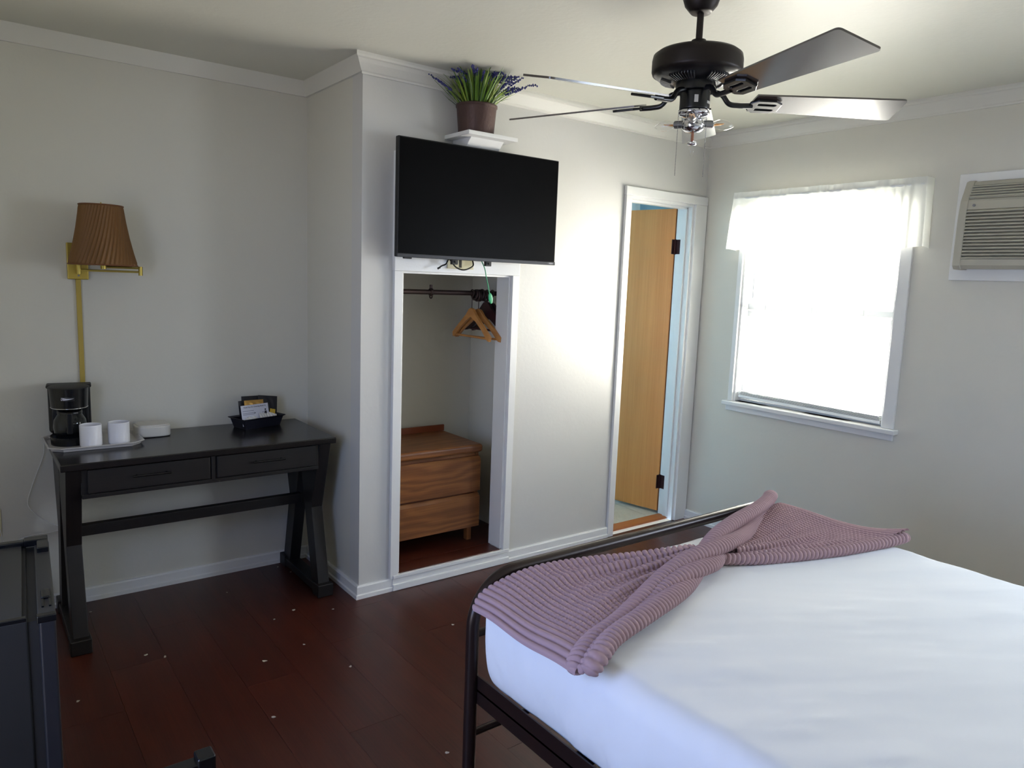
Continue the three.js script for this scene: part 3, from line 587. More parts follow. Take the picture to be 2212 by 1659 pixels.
{
  const t = thing('rod_sleeve', 'bundle of dark hanger rings at the end of the closet rod', 'hanger rings', [0, 1.437, -0.235]);
  for (let k = 0; k < 6; k++) { const m = mesh('ring', ringGeo(0.024 + 0.003 * (k % 2), 0.0062), M.rust, t); m.position.set(0.772 + k * 0.0135, -0.009 - 0.003 * (k % 3), 0); m.rotation.z = 0.2 * ((k % 3) - 1); }
}

// ================================================================ WALL LAMP AND CORD COVER
{
  const t = thing('wall_lamp', 'brass swing-arm wall lamp with pleated brown shade', 'lamp', [0, 0, -D]);
  mesh('back_plate', bx(-1.06, -0.982, 1.447, 1.6, 0.001, 0.024, 0.003), M.brass, t);
  mesh('screw', cyl(0.004, 0.004, 0, 0.003).rotateX(Math.PI / 2).translate(-1.02, 1.463, 0.025), M.steel, t);
  mesh('pivot', [cyl(0.0095, 0.0095, 1.47, 1.515, -1.022, 0.055, 20), cyl(0.011, 0.011, 1.488, 1.492, -1.022, 0.055, 20), bx(-1.028, -1.016, 1.485, 1.5, 0.02, 0.055)], M.brass, t);
  mesh('swing_arm', [bar([-1.022, 1.487, 0.055], [-0.796, 1.487, 0.115], 0.007, 0.01), bar([-0.796, 1.504, 0.115], [-0.948, 1.504, 0.185], 0.007, 0.01)], M.brass, t);
  mesh('elbow', [cyl(0.0085, 0.0085, 1.472, 1.51, -0.796, 0.115, 20)], M.brass, t);
  mesh('lamp_socket', [cyl(0.011, 0.011, 1.495, 1.53, -0.948, 0.185, 20), cyl(0.016, 0.016, 1.53, 1.6, -0.948, 0.185, 20)], M.brass, t);
  mesh('bulb', (() => { const g = lathe([[0.012, 1.6], [0.014, 1.61], [0.028, 1.645], [0.03, 1.67], [0.02, 1.69], [0.001, 1.697]], 24); g.translate(-0.948, 0, 0.185); return g; })(), M.ceramic, t);
  const R = (v) => 0.08 + 0.046 * (0.55 * v + 0.45 * v * v), N = 44, cxl = -0.948, czl = 0.185;
  const shade = mesh('lamp_shade', gridGeo(N * 10, 20, (u, v) => {
    const a = u * Math.PI * 2 + v * 0.55, ph = u * N * Math.PI * 2, f = (ph / (2 * Math.PI)) % 1;
    const amp = (0.0018 + 0.0016 * v) * (v < 0.04 || v > 0.96 ? 0.2 : 1), r = R(v) + amp * (f < 0.75 ? f / 0.75 * 2 - 1 : 1 - (f - 0.75) / 0.25 * 2);
    return [cxl + Math.cos(a) * r, 1.752 - v * 0.24, czl + Math.sin(a) * r];
  }), M.shade, t);
  shade.material = Object.assign(M.shade, { side: THREE.DoubleSide });
  const ring = (r, y) => { const g = new THREE.TorusGeometry(r, 0.003, 8, 64).rotateX(Math.PI / 2); g.translate(cxl, y, czl); return g; };
  mesh('shade_trim', [ring(0.0805, 1.752), ring(0.1265, 1.512)], M.shadeTrim, shade);
  mesh('shade_spider', [rod([cxl - 0.08, 1.745, czl], [cxl + 0.08, 1.745, czl], 0.0015, 6), rod([cxl, 1.745, czl - 0.08], [cxl, 1.745, czl + 0.08], 0.0015, 6), rod([cxl, 1.69, czl], [cxl, 1.765, czl], 0.0025, 8)], M.brass, t);
}
tag(mesh('cord_cover', [bx(-1.03, -1.011, 0.9, 1.447, -D, -D + 0.012, 0.002), bx(-1.028, -1.009, 0.78, 0.9, -D, -D + 0.012, 0.002)], M.brassPaint), 'brass-coloured cord cover running down the wall under the lamp', 'cord cover');

// ================================================================ DESK AND WHAT STANDS ON IT
const DT = 0.765;
{
  const t = thing('console_desk', 'dark brown two-drawer console desk with trestle legs', 'desk', [0, 0, 0]);
  mesh('desk_top', [wbx('x', -1.168, -0.076, DT - 0.028, DT, -0.605, -0.088, 0.004)], M.desk, t);
  mesh('apron', [wbx('x', -1.1, -0.15, 0.622, DT - 0.028, -0.13, -0.12), wbx('x', -1.1, -0.15, 0.622, DT - 0.028, -0.585, -0.575), wbx('z', -1.1, -1.09, 0.622, DT - 0.028, -0.58, -0.125), wbx('z', -0.16, -0.15, 0.622, DT - 0.028, -0.58, -0.125), wbx('x', -1.1, -0.15, 0.622, 0.632, -0.58, -0.12), wbx('x', -1.098, -0.152, 0.618, 0.634, -0.128, -0.112, 0.002), bx(-0.623, -0.607, 0.622, DT - 0.028, -0.128, -0.112, 0.002)], M.deskMatte, t);
  for (const [a, b] of [[-1.078, -0.629], [-0.601, -0.166]]) {
    const dr = mesh('drawer', wbx('x', a, b, 0.638, DT - 0.034, -0.124, -0.108, 0.003), M.deskMatte, t);
    const m = (a + b) / 2;
    mesh('handle', [rod([m - 0.07, 0.69, -0.092], [m + 0.07, 0.69, -0.092], 0.0042, 10), rod([m - 0.055, 0.69, -0.11], [m - 0.055, 0.69, -0.092], 0.004, 8), rod([m + 0.055, 0.69, -0.11], [m + 0.055, 0.69, -0.092], 0.004, 8)], M.black, dr);
  }
  const leg = (m) => [[-0.105, 0.737], [-0.205, 0.41], [-0.118, 0.048], [-0.2, 0.048], [-0.338, 0.6], [-0.338, 0.737]].map(([z, y]) => [m ? -0.694 - z : z, y]);
  for (const x of [-1.152, -0.152]) for (const back of [false, true]) {
    const g = extrude(leg(back), 0.05, 0.002); g.rotateY(-Math.PI / 2).translate(x + 0.054, 0, 0);
    mesh('leg', meterUV(g, 'y', rr(0, 1), rr(0, 1)), M.deskMatte, t);
  }
  for (const x of [-1.158, -0.158]) mesh('foot_rail', [wbx('z', x, x + 0.066, 0.012, 0.05, -0.59, -0.105, 0.003), wbx('z', x - 0.004, x + 0.07, 0, 0.06, -0.165, -0.09, 0.004), wbx('z', x - 0.004, x + 0.07, 0, 0.06, -0.605, -0.53, 0.004)], M.deskMatte, t);
  mesh('stretcher', wbx('x', -1.1, -0.148, 0.4, 0.447, -0.365, -0.33, 0.003), M.deskMatte, t);
}
{
  const t = thing('serving_tray', 'shallow grey serving tray under the coffee maker and mugs', 'tray', [-1.01, DT, -0.452]);
  const w = 0.165, d = 0.148;
  const oct = (k, y) => { const a = w + k, b = d + k, c = 0.04 + 0.3 * k; return [[-a + c, -b], [a - c, -b], [a, -b + c], [a, b - c], [a - c, b], [-a + c, b], [-a, b - c], [-a, -b + c]].map(([x, z]) => [x, y, z]); };
  const rings = [[-0.02, 0.0], [-0.004, 0.001], [0.002, 0.015], [0.006, 0.019], [0.011, 0.0185], [0.011, 0.0155], [0.006, 0.013]].map(([k, y]) => oct(k, y));
  const pos = [], q = (a, b, c) => pos.push(...a, ...b, ...c);
  for (let i = 0; i + 1 < rings.length; i++) for (let k = 0; k < 8; k++) { const n = (k + 1) % 8; q(rings[i][k], rings[i + 1][k], rings[i][n]); q(rings[i][n], rings[i + 1][k], rings[i + 1][n]); }
  const flat = oct(-0.004, 0.004), c0 = [0, 0.004, 0], c1 = [0, 0, 0]; for (let k = 0; k < 8; k++) { q(c0, flat[(k + 1) % 8], flat[k]); q(c1, rings[0][k], rings[0][(k + 1) % 8]); q(flat[k], flat[(k + 1) % 8], rings[2][k]); q(flat[(k + 1) % 8], rings[2][(k + 1) % 8], rings[2][k]); }
  const g = new THREE.BufferGeometry(); g.setAttribute('position', new THREE.Float32BufferAttribute(pos, 3)); g.computeVertexNormals();
  mesh('tray_body', g, Object.assign(M.tray, { side: THREE.DoubleSide }), t);
}
{
  const t = thing('coffee_maker', 'black drip coffee maker on the tray', 'coffee maker', [-1.09, DT + 0.0045, -0.47], -0.12);
  const oval = (rx, rz, y0, y1, k = 1) => { const g = new THREE.CylinderGeometry(1, k, y1 - y0, 48); g.scale(rx, 1, rz); g.translate(0, (y0 + y1) / 2, 0); return g; };
  mesh('base', [oval(0.074, 0.085, 0, 0.034, 0.97), bx(-0.07, 0.07, 0, 0.034, -0.1, 0.0, 0.01)], M.black, t);
  mesh('water_tank', [bx(-0.078, 0.078, 0.03, 0.235, -0.105, -0.052, 0.018, 4)], M.black, t);
  const head = mesh('brew_head', [oval(0.072, 0.08, 0.152, 0.236, 0.93)], M.black, t);
  mesh('accent_ring', (() => { const g = new THREE.TorusGeometry(1, 0.03, 6, 64).rotateX(Math.PI / 2); g.scale(0.0665, 0.06, 0.074); g.translate(0, 0.1535, 0); return g; })(), M.chrome, head);
  mesh('lid', [(() => { const g = new THREE.SphereGeometry(1, 40, 10, 0, Math.PI * 2, 0, Math.PI / 2); g.scale(0.076, 0.009, 0.084); g.translate(0, 0.236, 0); return g; })(), bx(-0.082, 0.082, 0.226, 0.24, -0.108, -0.03, 0.006)], M.blackMatte, t);
  const cf = mesh('carafe', lathe([[0.001, 0.037], [0.05, 0.037], [0.058, 0.045], [0.062, 0.07], [0.058, 0.1], [0.046, 0.122], [0.042, 0.13], [0.047, 0.142]], 40), M.glassDark, t);
  mesh('carafe_band', [lathe([[0.0435, 0.122], [0.0465, 0.126], [0.0465, 0.146], [0.001, 0.15]], 40)], M.black, cf);
  mesh('carafe_handle', [bx(-0.011, 0.011, 0.05, 0.14, 0.074, 0.088, 0.006), bx(-0.011, 0.011, 0.126, 0.142, 0.04, 0.085, 0.005), bx(-0.009, 0.009, 0.05, 0.062, 0.055, 0.084, 0.004)], M.black, cf);
  const cv = document.createElement('canvas'); cv.width = 256; cv.height = 64; const c = cv.getContext('2d');
  c.fillStyle = '#0b0b0d'; c.fillRect(0, 0, 256, 64); c.fillStyle = '#c9c9d6'; c.font = 'italic bold 58px sans-serif'; c.fillText('D', 6, 54);
  c.beginPath(); c.moveTo(50, 14); c.lineTo(110, 26); c.lineTo(250, 28); c.lineTo(130, 46); c.lineTo(50, 54); c.closePath(); c.fill();
  c.fillStyle = '#0b0b0d'; for (const x of [66, 88, 108, 126]) { c.beginPath(); c.ellipse(x, 36, 5, 7 - (x - 66) / 16, 0, 0, 7); c.fill(); }
  const ct = new THREE.CanvasTexture(cv); ct.colorSpace = THREE.SRGBColorSpace;
  const lg = gridGeo(16, 2, (u, v) => { const a = Math.PI / 2 + 0.42 - u * 0.72; return [Math.cos(a) * 0.0713, 0.188 + v * 0.017, Math.sin(a) * 0.0793]; });
  mesh('logo', lg, std({ map: ct, roughness: 0.35, side: THREE.DoubleSide }), head);
}
function mug(x, z, turn, label) {
  const t = thing('mug', label, 'mug', [x, DT + 0.0045, z], turn, 'white mugs on the tray');
  mesh('cup', lathe([[0.001, 0.003], [0.034, 0.003], [0.036, 0], [0.0395, 0.003], [0.041, 0.01], [0.041, 0.088], [0.0405, 0.092], [0.0385, 0.092], [0.0375, 0.088], [0.0375, 0.012], [0.03, 0.008], [0.001, 0.008]], 48), M.ceramic, t);
  mesh('handle', tube([[0.038, 0.074, 0], [0.058, 0.076, 0], [0.068, 0.058, 0], [0.064, 0.036, 0], [0.04, 0.022, 0]], 0.0055, 32, 10).scale(1, 1, 1.3), M.ceramic, t);
}
mug(-1.03, -0.36, 1.0, 'white mug overlapping the coffee maker');
mug(-0.925, -0.372, 1.2, 'white mug farther from the coffee maker, towards the white box');
{
  const t = thing('router', 'rounded white plastic router on the desk beside the tray', 'router', [-0.773, DT, -0.505]);
  const sq = (r) => { const p = []; for (let k = 0; k < 48; k++) { const a = k / 48 * Math.PI * 2, c = Math.cos(a), s = Math.sin(a); p.push([Math.sign(c) * Math.pow(Math.abs(c), 0.5) * r, Math.sign(s) * Math.pow(Math.abs(s), 0.5) * r * 0.92]); } return p; };
  const g = extrude(sq(0.066), 0.036, 0.006); g.rotateX(-Math.PI / 2).translate(0, 0.008, 0);
  mesh('case', g, M.whitePlastic, t);
  mesh('lid', (() => { const q = extrude(sq(0.062), 0.003, 0.002); q.rotateX(-Math.PI / 2).translate(0, 0.0495, 0); return q; })(), M.whitePlastic, t);
  mesh('base', (() => { const q = extrude(sq(0.058), 0.004); q.rotateX(-Math.PI / 2); return q; })(), M.acDark, t);
}
{ // basket with its contents
  const bxp = [-0.305, DT, -0.5], tr = 0.3, t = thing('coffee_basket', 'dark blue plastic basket at the right end of the desk', 'basket', bxp, tr);
  const ring = (w, d, y) => [[-w, y, -d], [w, y, -d], [w, y, d], [-w, y, d]];
  const rs = [ring(0.0, 0.0, 0.002), ring(0.092, 0.045, 0.002), ring(0.104, 0.055, 0.046), ring(0.116, 0.066, 0.052), ring(0.116, 0.066, 0.0495), ring(0.107, 0.058, 0.043), ring(0.095, 0.048, 0.0), ring(0, 0, 0)];
  const pos = []; for (let i = 0; i + 1 < rs.length; i++) for (let k = 0; k < 4; k++) { const n = (k + 1) % 4; pos.push(...rs[i][k], ...rs[i][n], ...rs[i + 1][k], ...rs[i][n], ...rs[i + 1][n], ...rs[i + 1][k]); }
  const g = new THREE.BufferGeometry(); g.setAttribute('position', new THREE.Float32BufferAttribute(pos, 3)); g.computeVertexNormals();
  mesh('tub', g, Object.assign(M.basket, { side: THREE.DoubleSide }), t);
  const lb = document.createElement('canvas'); lb.width = 96; lb.height = 64; const lc = lb.getContext('2d'); lc.fillStyle = '#8e8c92'; lc.fillRect(0, 0, 96, 64); lc.fillStyle = '#5a5860'; for (let k = 0; k < 6; k++) lc.fillRect(6, 7 + k * 9, 84 - (k * 17) % 30, 4);
  const lt = new THREE.CanvasTexture(lb); lt.colorSpace = THREE.SRGBColorSpace;
  const lp = new THREE.PlaneGeometry(0.07, 0.032); lp.rotateX(-0.25).rotateY(Math.PI / 2).translate(0.1035, 0.024, 0); mesh('sticker', lp, std({ map: lt, roughness: 0.6 }), t);
  const put = (name, label, cat, geo, mat, x, y, z, lean, yaw = 0, roll = 0, group) => {
    const m = mesh(name, geo, mat); tag(m, label, cat, group);
    const v = new THREE.Vector3(x, y, z).applyAxisAngle(new THREE.Vector3(0, 1, 0), tr);
    m.position.set(bxp[0] + v.x, bxp[1] + v.y, bxp[2] + v.z); m.rotation.order = 'YXZ'; m.rotation.set(lean, tr + yaw, roll); return m;
  };
  const cv = document.createElement('canvas'); cv.width = 512; cv.height = 340; const c = cv.getContext('2d');
  c.fillStyle = '#d4d4de'; c.fillRect(0, 0, 512, 340); c.fillStyle = '#23232c'; c.textAlign = 'center'; c.font = 'bold 29px sans-serif'; c.fillText('Thank You For Choosing Motel Us', 258, 46, 420);
  c.fillStyle = '#8b8b98'; for (const [y, x1] of [[92, 210], [128, 230], [150, 220]]) c.fillRect(24, y, x1, 9);
  c.fillStyle = '#23232c'; c.beginPath(); c.ellipse(128, 216, 42, 24, -0.2, 0, 7); c.fill(); c.fillRect(238, 138, 26, 9); c.fillRect(392, 140, 20, 8);
  c.beginPath(); c.arc(452, 104, 15, 0, 7); c.fill(); c.beginPath(); c.moveTo(436, 126); c.lineTo(470, 126); c.lineTo(476, 180); c.lineTo(446, 172); c.lineTo(420, 214); c.lineTo(412, 206); c.closePath(); c.fill();
  const ct = new THREE.CanvasTexture(cv); ct.colorSpace = THREE.SRGBColorSpace;
  const cg = new THREE.BoxGeometry(0.15, 0.098, 0.0008);
  put('greeting_card', 'white printed card standing in the basket', 'card', cg, std({ map: ct, roughness: 0.6 }), -0.028, 0.063, 0.028, -0.2);
  const pack = (w, h, d) => gridGeo(14, 14, (u, v) => { const e = Math.min(1, 6 * Math.min(u, 1 - u)) * Math.min(1, 6 * Math.min(v, 1 - v)); return [(u - 0.5) * w, (v - 0.5) * h, d * e + 0.002 * Math.sin(u * 17 + v * 9) * e]; });
  const pouch = (w, h, d) => { const a = pack(w, h, d), b = pack(w, h, d).rotateY(Math.PI); return join([a, b]); };
  put('coffee_pouch', 'gold foil coffee pouch behind the printed card', 'pouch', pouch(0.105, 0.09, 0.006), M.foil, -0.02, 0.085, 0.008, -0.18, 0, -0.04);
  put('coffee_pouch', 'black pouch peeking out left of the gold pouch', 'pouch', pouch(0.09, 0.1, 0.005), M.packDark, -0.045, 0.08, -0.012, -0.14, 0, 0.02);
  put('coffee_pouch', 'black pouch standing tallest at the back of the basket', 'pouch', pouch(0.11, 0.11, 0.005), M.packDark, -0.005, 0.088, -0.036, -0.12, 0, -0.05);
  put('coffee_pouch', 'large black pouch leaning at the right of the basket', 'pouch', pouch(0.1, 0.115, 0.006), M.packDark, 0.068, 0.082, -0.012, -0.2, -0.15, -0.14);
  put('sugar_packet', 'small yellow packet at the right of the card', 'packet', pouch(0.03, 0.045, 0.003), M.packYellow, 0.072, 0.056, 0.022, -0.3, 0, -0.3);
  put('sugar_packet', 'white packet lying along the left front of the basket', 'packet', pouch(0.06, 0.035, 0.003), M.packWhite, -0.055, 0.046, 0.036, -0.8, 0, 0.1);
  put('sugar_packet', 'white packet leaning in the middle front of the basket', 'packet', pouch(0.045, 0.036, 0.003), M.packWhite, 0.01, 0.05, 0.038, -0.5, 0.1, -0.2);
  put('sugar_packet', 'white packet slanting at the right front of the basket', 'packet', pouch(0.055, 0.032, 0.003), M.packWhite, 0.054, 0.05, 0.036, -0.6, -0.1, -0.45);
}
tag(mesh('appliance_cord', [tube([[-1.15, DT + 0.012, -0.56], [-1.172, DT + 0.008, -0.6], [-1.18, 0.7, -0.608], [-1.225, 0.57, -0.612], [-1.245, 0.487, -0.61], [-1.225, 0.45, -0.6], [-1.18, 0.405, -0.6], [-1.155, 0.385, -0.6], [-1.12, 0.37, -0.605]], 0.0016, 90, 6), tube([[-1.13, 0.357, -0.6], [-1.17, 0.352, -0.6], [-1.25, 0.35, -0.6], [-1.33, 0.33, -0.605], [-1.345, 0.38, -0.612], [-1.35, 0.41, -0.616]], 0.0016, 60, 6)], M.cable), 'thin white cord hanging from the desk to the outlet', 'cord');
{
  const t = thing('wall_socket', 'cream wall socket plate left of the desk', 'outlet', [-1.375, 0.42, -D]);
  mesh('cover_plate', bx(-0.035, 0.035, -0.058, 0.058, 0.0, 0.006, 0.002), M.cream, t);
  for (const y of [-0.02, 0.02]) mesh('receptacle', bx(-0.015, 0.015, y - 0.013, y + 0.013, 0.005, 0.008, 0.003), M.whitePlastic, t);
}

// ================================================================ FRIDGE AND LUGGAGE RACK
{
  const t = thing('mini_fridge', 'black mini fridge with grey top at the left edge of the picture', 'fridge', [-1.296, 0, 1.112], -0.06);
  const w = 0.55, h = 0.7;   // local: door faces +x, hinge at the far side, near side at z = 0
  mesh('cabinet', [bx(-0.5, -0.056, 0.03, h - 0.006, -w, 0, 0.004)], M.fridgeSide, t);
  mesh('top_panel', [bx(-0.498, -0.066, h - 0.006, h, -w + 0.02, -0.012, 0.002)], M.fridgeGrey, t);
  mesh('rear_rim', bx(-0.5, -0.058, h - 0.008, h + 0.012, -w - 0.004, -w + 0.022, 0.004), M.black, t);
  mesh('near_rim', bx(-0.5, -0.058, h - 0.008, h + 0.002, -0.014, 0.001, 0.002), M.black, t);
  const d = mesh('door', [bx(-0.034, 0, 0.05, h - 0.014, -w, 0, 0.006, 3)], M.fridgeDoor, t);
  mesh('door_top', [bx(-0.036, 0, h - 0.014, h - 0.001, -w + 0.004, -0.016, 0.003)], M.fridgeGrey, d);
  mesh('door_top_edge', [bx(-0.038, 0.001, h - 0.018, h, -0.018, 0.002, 0.003)], M.black, d);
  mesh('gasket', bx(-0.058, -0.034, 0.056, h - 0.012, -w + 0.006, -0.006), M.blackMatte, d);
  mesh('hinge_cover', [bx(-0.06, -0.002, h - 0.004, h + 0.016, -w - 0.006, -w + 0.03, 0.003), bx(-0.03, -0.002, h - 0.004, h + 0.014, -w + 0.02, -w + 0.1, 0.003)], M.black, t);
  mesh('latch', [bx(-0.027, -0.007, h - 0.003, h + 0.006, -0.15, -0.1, 0.003), bx(-0.027, -0.022, h - 0.003, h + 0.003, -0.1, -0.05), bx(-0.012, -0.007, h - 0.003, h + 0.003, -0.1, -0.05)], M.black, t);
  for (const [x, z] of [[-0.46, -0.04], [-0.46, -w + 0.04], [-0.1, -0.04], [-0.1, -w + 0.04]]) mesh('foot', cyl(0.014, 0.016, 0, 0.034, x, z, 14), M.black, t);
}
{
  const t = thing('luggage_rack', 'black luggage rack cut off by the lower edge of the picture', 'luggage rack', [-1.36, 0, 1.76]);
  const y = 0.5;
  for (const z of [-0.215, 0.215]) {
    mesh('rail', bx(-0.28, 0.275, y - 0.03, y, z - 0.016, z + 0.016, 0.003), M.black, t);
    for (const x of [-0.295, 0.262]) mesh('end_cap', bx(x, x + 0.036, y - 0.04, y + 0.012, z - 0.02, z + 0.02, 0.005), M.black, t);
  }
  for (const x of [-0.23, 0.22]) { mesh('leg', bar([x, y - 0.02, -0.215], [x, 0.0, 0.2], 0.022, 0.022), M.black, t); mesh('leg', bar([x + 0.024, y - 0.02, 0.215], [x + 0.024, 0.0, -0.2], 0.022, 0.022), M.black, t); }
  for (const x of [-0.14, 0, 0.14]) mesh('strap', bx(x - 0.025, x + 0.025, y - 0.004, y + 0.001, -0.22, 0.22), M.strap, t);
}

// ================================================================ BED
{
  const t = thing('bed_frame', 'dark brown tubular metal bed frame with rounded footboard', 'bed frame', [0, 0, 0]);
  const arc = (cx, cy, r, a0, a1, z) => { const p = []; for (let k = 0; k <= 10; k++) { const a = a0 + (a1 - a0) * k / 10; p.push([cx + Math.cos(a) * r, cy + Math.sin(a) * r, z]); } return p; };
  const hoop = (z, y, r = 0.14) => { const p = [[-0.352, 0, z], [-0.352, 0.2, z], [-0.352, y - r - 0.06, z], ...arc(-0.352 + r, y - r, r, Math.PI, Math.PI / 2, z), [0.2, y, z], [0.6, y, z], ...arc(1.055 - r, y - r, r, Math.PI / 2, 0, z), [1.055, y - r - 0.06, z], [1.055, 0.2, z], [1.055, 0, z]]; return tube(p, 0.0185, 220, 16); };
  mesh('footboard_hoop', hoop(1.46, 0.697), M.bedMetal, t);
  mesh('footboard_bar', rod([-0.352, 0.535, 1.46], [1.055, 0.535, 1.46], 0.011, 14), M.bedMetal, t);
  mesh('footboard_bar', rod([-0.352, 0.238, 1.46], [1.055, 0.238, 1.46], 0.0105, 14), M.bedMetal, t);
  mesh('headboard_hoop', hoop(3.58, 0.95), M.bedMetal, t);
  for (const [x, s] of [[-0.342, 1], [1.045, -1]]) mesh('side_rail', [bx(Math.min(x, x + 0.005 * s), Math.max(x, x + 0.005 * s), 0.335, 0.418, 1.45, 3.59), bx(Math.min(x, x + 0.045 * s), Math.max(x, x + 0.045 * s), 0.372, 0.378, 1.45, 3.59)], M.bedMetal, t);
  for (const z of [1.85, 2.4, 2.95]) mesh('cross_slat', bx(-0.34, 1.04, 0.352, 0.372, z - 0.02, z + 0.02), M.bedMetal, t);
}
const MT = { x0: -0.352, x1: 1.085, y0: 0.398, y1: 0.662, z0: 1.487, z1: 3.5 };
{
  const w = MT.x1 - MT.x0, h = MT.y1 - MT.y0, d = MT.z1 - MT.z0, r = 0.055;
  let g = new THREE.BoxGeometry(w, h, d, 170, 44, 230); g.deleteAttribute('normal'); g.deleteAttribute('uv'); g = mergeVertices(g, 1e-5);
  const p = g.attributes.position, P = new THREE.Vector3(), I = new THREE.Vector3(), Dr = new THREE.Vector3();
  const N = (x, y, s) => fbm(x / 4 + 0.5, y / 4 + 0.5, 4, 4, s, 4);
  for (let i = 0; i < p.count; i++) {
    P.fromBufferAttribute(p, i);
    I.set(Math.max(-w / 2 + r, Math.min(w / 2 - r, P.x)), Math.max(-h / 2 + r, Math.min(h / 2 - r, P.y)), Math.max(-d / 2 + r, Math.min(d / 2 - r, P.z)));
    Dr.copy(P).sub(I); if (Dr.lengthSq() > 1e-10) { Dr.normalize(); P.copy(I).addScaledVector(Dr, r); } else Dr.set(0, 0, 0);
    const wx = P.x + w / 2, wz = P.z + d / 2, wy = (P.y + h / 2) / h;
    if (Math.abs(Dr.x) > 0.01) {   // hanging side: soft vertical folds, tucked in at the bottom
      const f = (N(wz * 10, wy * 0.9, 5) - 0.5) * 0.022 + (N(wz * 24 + wy * 1.5, wy * 1.2 + 3, 6) - 0.5) * 0.014;
      P.x += Dr.x * Math.abs(Dr.x) * (f * Math.min(1, 1.35 - wy) + 0.012 * Math.sin(Math.min(1, wy * 1.1) * Math.PI) - 0.028 * Math.pow(1 - wy, 2));
    }
    if (Math.abs(Dr.z) > 0.01) P.z += Dr.z * Math.abs(Dr.z) * ((N(wx * 8, wy, 7) - 0.5) * 0.01 - 0.02 * Math.pow(1 - wy, 2));
    if (Dr.y > 0.01) {   // top: long shallow pulls running from the near edge
      const q = wx * 0.8 + wz * 0.5, s = wz * 0.9 - wx * 0.55;
      P.y += (N(q * 2.2, s * 12, 9) - 0.5) * 0.009 * Dr.y + (N(wx * 2, wz * 2, 10) - 0.5) * 0.012 * Dr.y;
      const e = Math.max(0, 1 - wx / 0.32), rid = Math.pow(Math.max(0, N(wx * 3, wz * 11 - wx * 5, 14) - 0.5) * 2, 1.4);
      P.y += e * (1 - e) * rid * 0.07 * Dr.y;
    }
    P.y += (N(wz * 8, wx * 8, 11) - 0.5) * 0.016 * Math.pow(Math.max(0, 1 - wy * 1.6), 2);
    p.setXYZ(i, P.x, P.y, P.z);
  }
  g.computeVertexNormals();
  const m = mesh('mattress', g, M.sheet); m.position.set((MT.x0 + MT.x1) / 2, (MT.y0 + MT.y1) / 2 + 0.004, (MT.z0 + MT.z1) / 2);
  tag(m, 'mattress covered with a smooth white fitted sheet', 'mattress');
}
